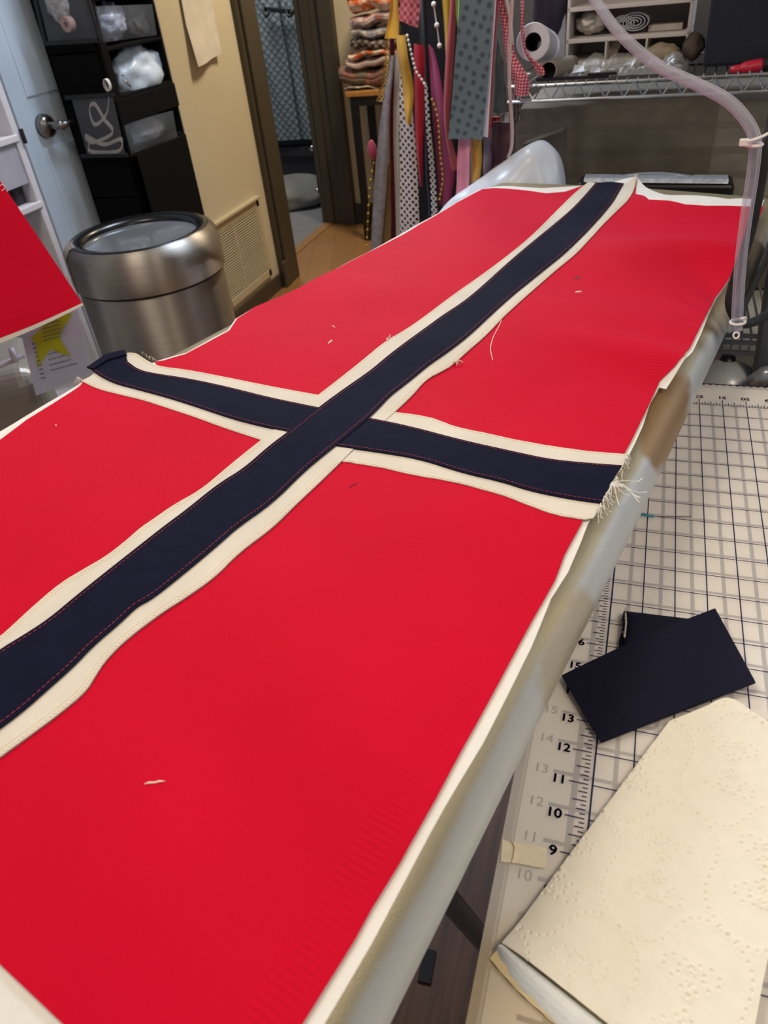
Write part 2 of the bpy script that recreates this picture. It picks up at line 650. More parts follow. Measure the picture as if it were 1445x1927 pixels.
mb.build('cover', COVER, ib, smooth=True)
LEGM = plain('7a7a7c', 0.4, 0.3, var=0.03)
le = MB()
le.tube([(-0.30, 1.25, 0.955), (-0.42, 0.15, 0.02)], 0.016, 12)
le.build('leg', LEGM, ib, smooth=True)
a, b = onz(850, 1700, 0.55), onz(905, 1765, 0.42)
d = (b - a).normalized()
MB().tube([a - d * 0.30 + Vector((0, 0, 0.0)), b + d * 0.35], 0.0125, 12).build('leg', LEGM, ib, smooth=True)
MB().tube([(-0.62, 0.1, 0.02), (-0.22, 0.1, 0.02)], 0.016, 12).build('foot', LEGM, ib, smooth=True)
m = NT('shaded_floor_wood')  # shade under board and table painted as a darker wood grain sheet
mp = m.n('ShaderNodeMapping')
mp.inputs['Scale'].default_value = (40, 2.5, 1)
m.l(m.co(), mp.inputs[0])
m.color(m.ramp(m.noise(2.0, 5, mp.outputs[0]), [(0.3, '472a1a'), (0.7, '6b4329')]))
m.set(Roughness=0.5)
tag(MB().box((-0.75, -0.5, 0.0), (0.25, 0.95, 0.006)).build('floor_shade_sheet', m.m, bevel=0.002), 'dark brown wood grain sheet added as painted shade on the floor below the ironing board', 'mat')
sa, sb_ = onz(809, 1788, 0.006), onz(798, 1850, 0.006)
MB().bar(sa + Vector((0, 0, 0.002)), sb_ + Vector((0, 0, 0.002)), 0.022, 0.004).build('floor_strap', plain('101014', 0.7))
tag(bpy.data.objects['floor_strap'], 'short black strap on the dark wood floor below the board', 'strap')


# ================================================================= flag
FD = Vector((0.226, 0.974))            # length of the board
FN = Vector((0.974, -0.226))


def ripple(x, y):
    s = x * FD.x + y * FD.y
    t = x * FN.x + y * FN.y
    v = noise.noise(Vector((s * 7.0 + 2.2, t * 2.4, 0.3)))
    v2 = noise.noise(Vector((s * 15.0, t * 6.0 + 4, 1.3)))
    near = min(1.0, max(0.0, (s - 0.05) / 0.7))
    edge = math.exp(-((t + 0.10) / 0.13) ** 2)
    amp = 0.0028 + 0.0035 * near * edge
    z = ZB + 0.0015 + 0.0035 + amp * v * 1.1 + 0.0011 * v2
    # one real fold lifting at the right edge, and troughs towards the far right corner
    def gfold(px_, py_, h, rs, rt, ang=0.0):
        c = onz(px_, py_, ZB)
        dx, dy = x - c.x, y - c.y
        u = dx * FD.x + dy * FD.y
        q = dx * FN.x + dy * FN.y
        uu = u * math.cos(ang) + q * math.sin(ang)
        qq = -u * math.sin(ang) + q * math.cos(ang)
        return h * math.exp(-(uu / rs) ** 2 - (qq / rt) ** 2)
    z += gfold(1255, 700, 0.016, 0.030, 0.12, 0.25)
    z -= gfold(1100, 745, 0.004, 0.04, 0.14, 0.25)
    z += gfold(1330, 405, 0.020, 0.060, 0.15, 0.05)
    z += gfold(1310, 500, 0.022, 0.042, 0.12, 0.12)
    z += gfold(1110, 610, 0.009, 0.05, 0.12, 0.2)
    z += gfold(700, 560, 0.008, 0.06, 0.10, 0.0)
    z += gfold(1190, 345, 0.010, 0.03, 0.03)
    z += gfold(255, 680, 0.010, 0.05, 0.06)
    z += gfold(880, 680, 0.004, 0.035, 0.15, 0.2)
    z += gfold(330, 1660, 0.006, 0.05, 0.20, 0.5)
    z += gfold(560, 1330, 0.003, 0.05, 0.25, 0.3)
    return max(z, ZB + 0.0015)


def on_flag(x, y):
    p = onz(x, y, ZB + 0.004)
    for _ in range(4):
        p = onz(x, y, ripple(p.x, p.y))
    return p


def resample_px(pts, step):
    W = [on_flag(*p) for p in pts]
    out = []
    for (p, q, a, b) in zip(pts, pts[1:] + pts[:1], W, W[1:] + W[:1]):
        k = max(1, int((b - a).length / step))
        for j in range(k):
            pp = a.lerp(b, j / k)
            out.append(Vector((pp.x, pp.y)))
    return out


def cloth(name, px_, lift, mat, parent, step=0.008, thick=0.0009, jag=0.0, label=None):
    P = resample_px(px_, step)
    n = len(P)
    if jag:
        P = [p + Vector((random.uniform(-jag, jag), random.uniform(-jag, jag))) for p in P]
    xs, ys = [p.x for p in P], [p.y for p in P]
    A = np.array([[p.x, p.y] for p in P])
    pts = list(P)
    gx = np.arange(min(xs), max(xs), step)
    gy = np.arange(min(ys), max(ys), step * 0.87)
    A2 = np.roll(A, -1, axis=0)
    for j, yy in enumerate(gy):
        for xx in gx:
            q = np.array([xx + (step / 2 if j % 2 else 0), yy])
            d = A2 - A
            t = np.clip(((q - A) * d).sum(1) / np.maximum((d * d).sum(1), 1e-12), 0, 1)
            if (((A + d * t[:, None] - q) ** 2).sum(1)).min() < (step * 0.45) ** 2:
                continue
            cr = ((A[:, 1] > q[1]) != (A2[:, 1] > q[1])) & (q[0] < (A2[:, 0] - A[:, 0]) * (q[1] - A[:, 1]) / (A2[:, 1] - A[:, 1] + 1e-15) + A[:, 0])
            if cr.sum() % 2:
                pts.append(Vector(q))
    vs, es, fs, *_ = delaunay_2d_cdt(pts, [(i, (i + 1) % n) for i in range(n)], [list(range(n))], 1, 1e-6)
    m = MB()
    V = [m.bm.verts.new((v.x, v.y, ripple(v.x, v.y) + lift)) for v in vs]
    for f in fs:
        try:
            m.bm.faces.new([V[i] for i in f])
        except ValueError:
            pass
    for fc in m.bm.faces:
        if fc.normal.z < 0:
            fc.normal_flip()
    m.bm.normal_update()
    for fc in m.bm.faces:
        if fc.normal.z < 0:
            fc.normal_flip()
    o = m.build(name, mat, parent, smooth=True, fix=False)
    md = o.modifiers.new('thickness', 'SOLIDIFY')
    md.thickness = thick
    md.offset = -1
    es = o.modifiers.new('edges', 'EDGE_SPLIT')
    es.split_angle = 0.9
    if label:
        o['label'] = label
    return o


fl = thing('cross_flag', (-0.25, 0.55, ZB), 'red flag with navy and white cross spread along the ironing board', 'flag')
OL = [(-372, 1462), (-180, 1335), (0, 1208), (24, 1187), (63, 1150), (116, 1104), (165, 1075), (203, 1053), (242, 1022), (266, 1000), (291, 983), (329, 956), (378, 929), (417, 896), (455, 864), (494, 833)]
OL2 = [(601, 748), (636, 721), (681, 685), (726, 647), (762, 627), (798, 602), (850, 562), (900, 527), (950, 490), (1000, 449), (1040, 408), (1070, 378), (1087, 362), (1106, 347)]
NL = [(-352, 1481), (-170, 1358), (0, 1235), (48, 1206), (97, 1174), (145, 1133), (213, 1078), (281, 1024), (315, 997), (354, 968), (412, 920), (460, 891), (509, 847), (547, 819), (601, 775), (644, 743), (700, 704), (726, 681), (762, 653), (798, 627), (834, 600), (870, 577), (905, 548), (950, 506), (1000, 463), (1050, 422), (1085, 391), (1120, 350)]
NR = [(-255, 1573), (-120, 1475), (0, 1385), (48, 1349), (97, 1305), (145, 1262), (179, 1225), (233, 1179), (262, 1150), (291, 1136), (368, 1073), (417, 1031), (451, 1000), (514, 956), (572, 898), (600, 874), (636, 845), (694, 796), (717, 773), (735, 753), (773, 724), (807, 695), (838, 674), (879, 643), (924, 600), (960, 567), (1000, 534), (1050, 494), (1066, 480), (1105, 442), (1151, 390), (1165, 365), (1173, 351)]
OR = [(-223, 1603), (-110, 1517), (0, 1434), (58, 1392), (116, 1349), (165, 1308), (184, 1276), (203, 1247), (242, 1208), (310, 1157), (349, 1133), (407, 1092), (451, 1046), (514, 1000), (557, 956), (601, 915), (642, 875)]
OR2 = [(744, 780), (775, 751), (802, 719), (834, 703), (852, 692), (879, 667), (915, 636), (946, 602), (970, 580), (1000, 553), (1050, 509), (1083, 483), (1116, 447), (1140, 420), (1181, 382), (1192, 363), (1198, 337)]
AUL = [(242, 668), (257, 668), (276, 682), (300, 694), (349, 699), (426, 714), (484, 726), (540, 737), (601, 748)]
NUL = [(242, 687), (262, 702), (291, 709), (359, 719), (436, 736), (509, 755), (601, 774)]
NLL = [(170, 699), (189, 714), (218, 728), (257, 738), (320, 755), (378, 774), (436, 794), (489, 808), (547, 820)]
ALL = [(155, 721), (184, 736), (233, 748), (271, 757), (310, 770), (368, 789), (426, 811), (494, 833)]
AUR = [(744, 780), (811, 789), (852, 807), (915, 820), (978, 834), (1050, 847), (1122, 856), (1180, 860)]
NUR = [(697, 794), (771, 809), (870, 836), (960, 856), (1032, 872), (1100, 879), (1169, 884)]
NLR = [(636, 847), (700, 856), (789, 870), (870, 897), (942, 913), (996, 931), (1068, 946), (1131, 955)]
ALR = [(645, 873), (712, 883), (780, 899), (847, 910), (942, 935), (1005, 960), (1050, 976), (1098, 983)]
BACKE = [(1183, 857), (1210, 800), (1224, 757), (1240, 729), (1253, 732), (1275, 705), (1297, 669), (1319, 628), (1334, 590), (1347, 562), (1373, 527), (1425, 420), (1438, 378)]


def eased(L):
    # soften the traced hem so that it runs as a smooth sewn curve
    P = [Vector((x, y, 0)) for x, y in L]
    for _ in range(2):
        Q = [P[0]]
        for a, b in zip(P, P[1:]):
            if (b - a).length > 8:
                Q += [a.lerp(b, 0.25), a.lerp(b, 0.75)]
            else:
                Q.append(a.lerp(b, 0.5))
        P = Q + [P[-1]]
    return [(p.x, p.y) for p in P]


OL, OL2, NL, NR, OR, OR2 = [eased(L) for L in (OL, OL2, NL, NR, OR, OR2)]
AUL, NUL, NLL, ALL, AUR, NUR, NLR, ALR = [eased(L) for L in (AUL, NUL, NLL, ALL, AUR, NUR, NLR, ALR)]
# fabrics
m = NT('red_cotton')
m.color(m.ramp(m.noise(9, 3), [(0.3, 'c30024'), (0.7, 'ca0028')]))
m.set(Roughness=0.75)
m.b.inputs['Specular IOR Level'].default_value = 0.10
m.b.inputs['Sheen Weight'].default_value = 0.17
m.b.inputs['Sheen Roughness'].default_value = 0.35
m.b.inputs['Sheen Tint'].default_value = lin('ff90c0')
mp = m.n('ShaderNodeMapping')
mp.inputs['Rotation'].default_value = (0, 0, 0.25)
m.l(m.co(), mp.inputs[0])
sx = m.n('ShaderNodeSeparateXYZ')
m.l(mp.outputs[0], sx.inputs[0])
wv = m.math('MULTIPLY', m.math('SINE', m.math('MULTIPLY', sx.outputs[0], 3600)), m.math('SINE', m.math('MULTIPLY', sx.outputs[1], 3600)))
# ribbed selvedge along the right edge
rib = m.math('SINE', m.math('MULTIPLY', sx.outputs[1], 1700))
er = onz(1000, 1173, ZB)
er2 = onz(572, 1927, ZB)
e3 = onz(1200, 800, ZB)
dir_ = (e3 - er2).normalized()
sxo = m.n('ShaderNodeSeparateXYZ')
m.l(m.co(), sxo.inputs[0])
base_ = LOC[fl.name]
dx = m.math('SUBTRACT', sxo.outputs[0], er.x - base_.x)
dy = m.math('SUBTRACT', sxo.outputs[1], er.y - base_.y)
dist = m.math('SUBTRACT', m.math('MULTIPLY', dy, dir_.x), m.math('MULTIPLY', dx, dir_.y))
inb = m.math('MULTIPLY', m.math('GREATER_THAN', dist, 0.003), m.math('LESS_THAN', dist, 0.022))
hgt = m.math('ADD', m.math('MULTIPLY', wv, 0.35), m.math('MULTIPLY', m.math('MULTIPLY', rib, inb), 0.5))
m.bump(hgt, 0.35, 0.0006)
RED = m.m
WHITE = weave('d8cfc1', 700, 0.10, 0.8, 0.0)
PAPER = plain('e4e1da', 0.8, var=0.02, scale=60, bump=0.1, bscale=400)
m = NT('navy_cotton')
m.color(m.ramp(m.noise(60, 3), [(0.3, '0f0f24'), (0.7, '13142b')]))
m.set(Roughness=0.8)
m.b.inputs['Specular IOR Level'].default_value = 0.07
m.b.inputs['Sheen Weight'].default_value = 0.01
m.bump(m.noise(2200, 2), 0.3, 0.0006)
NAVY = m.m

cloth('backing_paper', [(362, 2343), (610, 1927), (700, 1774), (753, 1674), (837, 1518), (908, 1400), (958, 1302), (1000, 1217), (1037, 1126), (1069, 1076), (1093, 1020), (1106, 986), (1145, 915)] + BACKE + [(1370, 377), (1300, 372), (1250, 366), (1215, 352), (1198, 338), (1100, 349), (1019, 354), (955, 350), (930, 351), (900, 358), (858, 381), (755, 440), (690, 476), (560, 543), (480, 577), (443, 600), (428, 622), (400, 636), (350, 664), (300, 678), (270, 690), (180, 700), (150, 722), (100, 752), (50, 782), (0, 812), (-300, 998), (-755, 1283)], 0.0, PAPER, fl, 0.012, 0.0007, label='white paper backing')
cloth('red_field', OL2[:-1] + [(1063, 363), (1028, 366), (995, 361), (955, 357), (929, 356), (908, 358), (860, 383), (760, 443), (690, 479), (560, 546), (480, 580), (447, 602), (432, 625), (400, 642), (350, 669), (310, 681), (292, 684), (300, 694), (349, 699), (426, 714), (484, 726), (540, 737)], 0.0020, RED, fl)
cloth('red_field', OR2[:-1] + [(1195, 367), (1220, 378), (1260, 380), (1290, 385), (1330, 387), (1400, 390), (1437, 392), (1420, 430), (1373, 527), (1345, 563), (1330, 592), (1311, 630), (1287, 671), (1268, 703), (1240, 721), (1228, 748), (1214, 778), (1203, 800), (1174, 857), (1122, 856), (1050, 847), (978, 834), (915, 820), (852, 807), (811, 789)], 0.0020, RED, fl)
cloth('red_field', OL[::-1][1:] + [(-632, 1217), (-300, 1010), (0, 832), (50, 794), (100, 763), (152, 729)] + ALL[1:], 0.0020, RED, fl)
cloth('red_field', [(403, 2198), (572, 1927), (669, 1771), (700, 1713), (753, 1627), (819, 1509), (876, 1402), (932, 1300), (1000, 1173), (1044, 1095), (1062, 1047), (1095, 986)] + ALR[::-1][1:] + OR[::-1][1:] + [(-100, 1720), (0, 1815), (118, 1927)], 0.0020, RED, fl)
WB1 = cloth('white_band', AUL + ALL[::-1], 0.0028, WHITE, fl)
WB2 = cloth('white_band', AUR + [(1171, 883), (1150, 915), (1131, 955), (1117, 980)] + ALR[::-1], 0.0028, WHITE, fl, jag=0.0003)
WB3 = cloth('white_band', OL + OL2 + [(1130, 349), (1160, 348), (1178, 349)] + OR2[::-1] + OR[::-1], 0.0036, WHITE, fl)
NB1 = cloth('navy_band', [(170, 697), (203, 675), (237, 668)] + NUL + [(640, 785), (600, 825)] + NLL[::-1], 0.0044, NAVY, fl)
NB2 = cloth('navy_band', [(660, 790)] + NUR + [(1167, 888), (1147, 919), (1131, 955)] + NLR[::-1][1:] + [(610, 838)], 0.0044, NAVY, fl)
NB3 = cloth('navy_band', NL + [(1146, 348)] + NR[::-1], 0.0052, NAVY, fl)


def stitches(name, px_, lift, mat, inset_d, dash, gap, width, zig=0.0, par=None):
    W = [on_flag(*p) for p in px_]
    path = smooth_line(W, max(8, int(sum((b - a).length for a, b in zip(W, W[1:])) / 0.004)))
    m = MB()
    s = 0.0
    on = True
    pos = path[0]
    # walk along the path
    L = [0.0]
    for a, b in zip(path, path[1:]):
        L.append(L[-1] + (b - a).length)

    def at(d):
        for i in range(len(L) - 1):
            if L[i + 1] >= d:
                t = (d - L[i]) / max(1e-9, L[i + 1] - L[i])
                p = path[i].lerp(path[i + 1], t)
                tg = (path[i + 1] - path[i]).normalized()
                nn = Vector((-tg.y, tg.x, 0))
                return p + nn * inset_d, nn
        return path[-1], Vector((0, 0, 1))
    d = 0.0
    k = 0
    while d + dash < L[-1]:
        a, na = at(d)
        b, nb = at(d + dash)
        if zig:
            a = a + na * (zig if k % 2 else -zig)
            b = b + nb * (-zig if k % 2 else zig)
        a.z = ripple(a.x, a.y) + lift
        b.z = ripple(b.x, b.y) + lift
        m.bar(a, b, width, width * 0.6)
        d += dash + gap
        k += 1
    return m.build(name, mat, par or fl)


RTH = plain('8e1f33', 0.7, var=0)
WTH = plain('efe2bf', 0.7, var=0)
stitches('red_stitching', NL, 0.0055, RTH, -0.0035, 0.0024, 0.0012, 0.00055, 0, NB3)
stitches('red_stitching', NR, 0.0055, RTH, 0.0035, 0.0024, 0.0012, 0.00055, 0, NB3)
for ln, s_, pr_ in ((NUL, -1, NB1), (NLL, 1, NB1), (NUR, -1, NB2), (NLR, 1, NB2)):
    stitches('red_stitching', ln, 0.0047, RTH, s_ * 0.0025, 0.0024, 0.0012, 0.0005, 0, pr_)
for ln, s_, lf in ((OL, -1, 0.0038), (OL2, -1, 0.0038), (OR, 1, 0.0038), (OR2, 1, 0.0038), (AUL, -1, 0.003), (AUR, -1, 0.003), (ALL, 1, 0.003), (ALR, 1, 0.003)):
    stitches('cream_stitching', ln, lf, WTH, s_ * 0.0020, 0.0012, 0.0002, 0.00042, 0.0007, WB1 if ln in (AUL, ALL) else WB2 if ln in (AUR, ALR) else WB3)
    if ln in (OL, OR, OR2):
        stitches('cream_stitching', ln, lf, WTH, s_ * 0.0048, 0.0022, 0.0006, 0.0004, 0, WB3)
# frayed ends at the right tip of the arm
fz = MB()
random.seed(3)


def frayed(px0, px1, n, lmin, lmax, ang0, ang1, mbx, r=0.00022):
    for i in range(n):
        t = random.random()
        p = on_flag(px0[0] + (px1[0] - px0[0]) * t, px0[1] + (px1[1] - px0[1]) * t)
        a = random.uniform(ang0, ang1)
        L = random.uniform(lmin, lmax)
        cv = random.uniform(-0.8, 0.8)
        pts = []
        for k in range(6):
            q = Vector((p.x + math.cos(a) * L * k / 5, p.y + math.sin(a) * L * k / 5, 0))
            a2 = a + cv * k / 5
            q = Vector((p.x + math.cos(a2) * L * k / 5, p.y + math.sin(a2) * L * k / 5, p.z + 0.003 + 0.003 * math.sin(k)))
            pts.append(q)
        mbx.tube(pts, r, 5)


frayed((1165, 890), (1118, 975), 46, 0.003, 0.011, -1.6, 0.1, fz)
frayed((1150, 915), (1146, 920), 9, 0.016, 0.028, -1.8, -0.1, fz, 0.0003)
frayed((1178, 862), (1170, 884), 16, 0.002, 0.006, -0.8, 0.6, fz)
fz.build('frayed_thread', plain('f2eee6', 0.8, var=0), fl)
for fa in (((158, 722), (150, 718), 8, 0.003, 0.008, 2.4, 4.0), ((262, 668), (290, 684), 5, 0.002, 0.006, 0.8, 2.2), ((735, 640), (728, 648), 7, 0.003, 0.008, 1.2, 2.6), ((845, 690), (862, 688), 10, 0.005, 0.013, -0.6, 0.8)):
    fz = MB()
    frayed(*fa, fz)
    fz.build('frayed_thread', plain('ece4d0', 0.8, var=0), fl)
# navy fold at the left tip
cloth('folded_end', [(166, 700), (200, 676), (237, 667), (241, 676), (205, 686), (180, 702)], 0.0060, NAVY, fl, 0.006, 0.002)
tagged = [((293, 1477), 0.011, 0.0012), ((622, 647), 0.010, 0.0022), ((628, 618), 0.008, 0.0012), ((1088, 553), 0.008, 0.0026), ((1174, 675), 0.004, 0.002), ((107, 804), 0.004, 0.0010)]
for i, ((x, y), L, r) in enumerate(tagged):
    p = on_flag(x, y) + Vector((0, 0, 0.002))
    a = 0.4 + i
    lo = MB().tube([p + Vector((math.cos(a), math.sin(a), 0)) * L * (k / 4 - 0.5) + Vector((0, 0, 0.0006 * (k % 2))) for k in range(5)], [r * 0.2, r * 0.5, r * 0.45, r * 0.5, r * 0.15], 8)
    lab = ['cream lint sliver on the near red field', 'white lint tuft on the far left red field, larger of two', 'small white lint speck on the far left red field above the tuft', 'white lint curl on the far right red field', 'pale lint speck near the right edge of the far red field', 'tiny pale lint speck on the left red field'][i]
    tag(lo.build('lint', plain('f0d9cc', 0.9, var=0), smooth=True), lab, 'lint', 'lint specks on the flag')
th = MB()
pt = [on_flag(*q) + Vector((0, 0, 0.002)) for q in ((944, 605), (936, 622), (927, 640), (923, 660), (927, 681))]
th.tube(smooth_line(pt, 16), 0.0004, 6)
tag(th.build('loose_thread', plain('f1e3da', 0.8, var=0)), 'long loose white thread lying on the far red field beside the cross', 'thread')
th = MB()
pt = [on_flag(*q) + Vector((0, 0, 0.002)) for q in ((659, 922), (664, 916), (668, 917), (673, 912))]
th.tube(smooth_line(pt, 10), 0.0004, 6)
tag(th.build('loose_thread', plain('20131c', 0.8, var=0)), 'short dark thread snippet on the near red field by the cross', 'thread')
th = MB()
pt = [on_flag(*q) + Vector((0, 0, 0.002)) for q in ((1082, 530), (1086, 523), (1092, 529))]
th.tube(smooth_line(pt, 10), 0.0008, 6)
tag(th.build('loose_thread', plain('5a3a3a', 0.8, var=0)), 'small brown thread snippet on the far right red field', 'thread')


# ================================================================= cutting table and mats
ZT = 0.9
IN = 0.0254
tb = thing('cutting_table', (0.6, 0.3, 0.0), 'white topped cutting table under the gridded mats', 'table')
TW = plain('dcdad6', 0.5, var=0.02)
MB().box((-0.047, -0.6, ZT - 0.035), (1.4, 0.86, ZT - 0.0052)).build('table_top', TW, tb, bevel=0.002)
for x, y in ((0.08, 0.75), (1.3, 0.75), (1.3, -0.5), (0.08, -0.5)):
    MB().box((x - 0.025, y - 0.025, 0), (x + 0.025, y + 0.025, ZT - 0.035)).build('leg', plain('2a2523', 0.5), tb)

INK = plain('161b4e', 0.6, var=0)


def mat_grid(root, u0, v0, ux, uy, z, lw, mat, cols, rows, ticks=True):
    g = MB()

    def rect(a, b, c, d):
        g.face([(a, b, z), (c, b, z), (c, d, z), (a, d, z)])
    X0, Y0 = ux, uy
    for i in range(cols + 1):
        wd = lw * (1.5 if i == 0 else 1.15)
        rect(X0 + i * IN - wd / 2, Y0 + v0 * IN, X0 + i * IN + wd / 2, Y0 + rows * IN)
    for j in range(v0, rows + 1):
        wd = lw
        rect(X0 - (0 if ticks else 0.6 * IN), Y0 + j * IN - wd / 2, X0 + cols * IN, Y0 + j * IN + wd / 2)
    g.build('printed_grid', mat, root, fix=False)
    t = MB()

    def trect(a, b, c, d):
        t.face([(a, b, z), (c, b, z), (c, d, z), (a, d, z)])
    if ticks:
        for k in range(v0 * 8, rows * 8):
            L = 0.50 if k % 8 == 0 else 0.35 if k % 4 == 0 else 0.235 if k % 2 == 0 else 0.135
            yy = Y0 + k / 8 * IN
            trect(X0 - (0.11 + L) * IN, yy - 0.00045, X0 - 0.11 * IN, yy + 0.00045)
        for k in range(0, cols * 8):
            L = 0.45 if k % 8 == 0 else 0.28 if k % 4 == 0 else 0.18 if k % 2 == 0 else 0.11
            xx = X0 + k / 8 * IN
            trect(xx - 0.00045, Y0 + rows * IN + 0.07 * IN, xx + 0.00045, Y0 + rows * IN + (0.07 + L) * IN)
        t.build('ruler_ticks', mat, root, fix=False)


def number(txt, x, y, z, h, mat, root, rot=0.0, align='RIGHT', bold=0.012):
    cu_ = bpy.data.curves.new('tmp_text', 'FONT')
    cu_.body = txt
    cu_.size = h / 0.70
    cu_.align_x = align
    o = bpy.data.objects.new('tmp_text', cu_)
    COL.objects.link(o)
    dg = bpy.context.evaluated_depsgraph_get()
    me = bpy.data.meshes.new_from_object(o.evaluated_get(dg))
    COL.objects.unlink(o)
    bpy.data.objects.remove(o)
    M = Matrix.Translation((x, y, z)) @ Matrix.Rotation(rot, 4, 'Z') @ Matrix.Diagonal((1.12, 1, 1, 1))
    me.transform(Matrix.Translation(-LOC[root.name]) @ M)
    # heavier strokes: the same glyph struck a few times side by side
    bb = bmesh.new()
    w_ = bold * h * 0.9
    for ox, oy in ((0, 0), (w_, 0), (-w_, 0), (0, w_), (0, -w_)):
        k0 = len(bb.verts)
        bb.from_mesh(me)
        bb.verts.ensure_lookup_table()
        for v_ in bb.verts[k0:]:
            v_.co.x += ox
            v_.co.y += oy
    bb.to_mesh(me)
    bb.free()
    me.materials.clear()
    me.materials.append(mat)
    q = bpy.data.objects.new('printed_number', me)
    COL.objects.link(q)
    q.parent = root
    LOC[q.name] = LOC[root.name]
    return q


# lower mat
MATW = plain('f4efe8', 0.55, var=0.02, scale=10)
lm = thing('cutting_mat', (0.6, 0.3, ZT), 'lower translucent cutting mat showing faintly through the top one', 'cutting mat', 'cutting mats')
MB().box((-0.044, -0.55, ZT - 0.0050), (1.35, 0.864, ZT - 0.0030)).build('sheet', MATW, lm)
GX, GY = -0.44 * IN, -1.73 * IN
mat_grid(lm, 0, 4, GX, GY, ZT - 0.0029, 0.0028, plain('2a2f57', 0.6, var=0), 40, 34, False)
for n_ in (9, 10, 11, 12, 13, 14, 15):
    number(str(n_), GX - 0.72 * IN, GY + n_ * IN - 0.003, ZT - 0.0029, 0.0066, plain('2a2f57', 0.6, var=0), lm)
# upper mat
um = thing('cutting_mat', (0.6, 0.3, ZT), 'upper translucent white cutting mat with navy inch grid and numbered ruler edge', 'cutting mat', 'cutting mats')
m = NT('translucent_mat')
# lower corner of the sheet blends to beige
mpn = m.n('ShaderNodeMapping')
mpn.vector_type = 'TEXTURE'
cst = onz(950, 1900, ZT)
mpn.inputs['Location'].default_value = (cst.x - 0.6, cst.y - 0.3, 0)
mpn.inputs['Scale'].default_value = (0.12, 0.055, 1)
m.l(m.co(), mpn.inputs[0])
ln = m.n('ShaderNodeVectorMath', operation='LENGTH')
m.l(mpn.outputs[0], ln.inputs[0])
mr = m.n('ShaderNodeMapRange')
mr.interpolation_type = 'SMOOTHSTEP'
mr.inputs['From Min'].default_value = 0.35
mr.inputs['From Max'].default_value = 1.1
mr.inputs['To Min'].default_value = 1
mr.inputs['To Max'].default_value = 0
m.l(m.math('ADD', ln.outputs['Value'], m.math('MULTIPLY', m.math('SUBTRACT', m.noise(30, 3), 0.5), 0.25)), mr.inputs['Value'])
m.color(m.mix(mr.outputs[0], m.ramp(m.noise(18, 4), [(0.3, 'f4eee6'), (0.7, 'f8f3ee')]), 'e8d5b2'))
m.set(Roughness=0.38)
m.b.inputs['Specular IOR Level'].default_value = 0.35
tr = m.n('ShaderNodeBsdfTransparent')
ms = m.n('ShaderNodeMixShader')
ms.inputs[0].default_value = 0.50
m.l(tr.outputs[0], ms.inputs[1])
m.l(m.b.outputs[0], ms.inputs[2])
m.l(ms.outputs[0], m.out.inputs['Surface'])
sh_ = MB().box((-0.0516, -0.55, ZT - 0.0026), (1.35, 0.8665, ZT))
bot = [f for f in sh_.bm.faces if all(abs(v.co.z - (ZT - 0.0026)) < 1e-6 for v in f.verts)]
bmesh.ops.delete(sh_.bm, geom=bot, context='FACES_ONLY')      # one printed surface: the lower mat shows through it
sh_.build('sheet', m.m, um)
mat_grid(um, 0, 4, 0, 0, ZT + 0.0002, 0.00085, INK, 40, 32)
hN = 0.25 * IN
for n_ in range(5, 32):
    pr = onz({9: 1048, 10: 1057, 11: 1063, 12: 1074, 13: 1081, 15: 1093, 16: 1099}.get(n_, 1085), {9: 1600, 10: 1531, 11: 1466, 12: 1407, 13: 1352, 15: 1250, 16: 1208}.get(n_, 1300), ZT)
    number(str(n_), -0.67 * IN, n_ * IN - hN * 0.5, ZT + 0.0002, hN, INK, um, bold=0.06)
for i in range(0, 12):
    number(str(55 - i), i * IN, 32 * IN + 0.62 * IN + hN, ZT + 0.0002, hN * 0.95, INK, um, math.pi, 'CENTER', 0.06)
ed = MB()
x = -0.04
while x < 0.6:
    ed.lathe([(0.0, 0.0003), (0.0016, 0.0002), (0.0018, 0.0)], (x, 0.8648, ZT), 10)
    x += 0.00762
ed.bar((-0.05, 0.8655, ZT + 0.0002), (1.3, 0.8655, ZT + 0.0002), 0.001, 0.0005)
ed.build('edge_marks', plain('1c1a1c', 0.7, var=0), um)

# masking tape piece
tp = MB()
tq = [(945, 1580), (962, 1585), (1000, 1589), (1028, 1597), (1026, 1634), (1010, 1632), (975, 1625), (942, 1622)]
tp.face([onz(x, y, ZT + 0.0005) for x, y in tq])
o = tp.build('masking_tape', plain('f0e3c8', 0.7, var=0.03, scale=200))
md = o.modifiers.new('t', 'SOLIDIFY')
md.thickness = 0.0003
tag(o, 'torn cream masking tape strip stuck on the mat by the nine', 'tape')
cr = MB()
cr.tube(smooth_line([onz(962, 1582, ZT + 0.0009), onz(968, 1594, ZT + 0.0012), onz(966, 1612, ZT + 0.0012), onz(962, 1624, ZT + 0.0009)], 10), 0.0005, 6)
cr.build('crease', plain('d9c2a0', 0.8, var=0), o)

# blue-headed needle
nd = thing('sewing_needle', onz(1250, 970, ZT), 'sewing needle with blue grip lying on the mat grid', 'needle')
a, b, c = onz(1203, 967, ZT + 0.002), onz(1232, 972, ZT + 0.002), onz(1302, 971, ZT + 0.001)
MB().tube([a, a.lerp(b, 0.08), a.lerp(b, 0.92), b], [0.0006, 0.0013, 0.0011, 0.0005], 8).build('blue_grip', plain('3f93ab', 0.5, var=0), nd, smooth=True)
MB().tube([b, c], [0.00035, 0.0003], 6).build('shaft', plain('8d8a88', 0.3, 1.0, var=0), nd)
MB().ball(c, 0.0007, 2).build('tip_bead', plain('f5f3f0', 0.4, var=0), nd)

# navy scraps
NAVY2 = weave('191a2c', 700, 0.25, 0.85, 0.02, 0.05, 0.12)


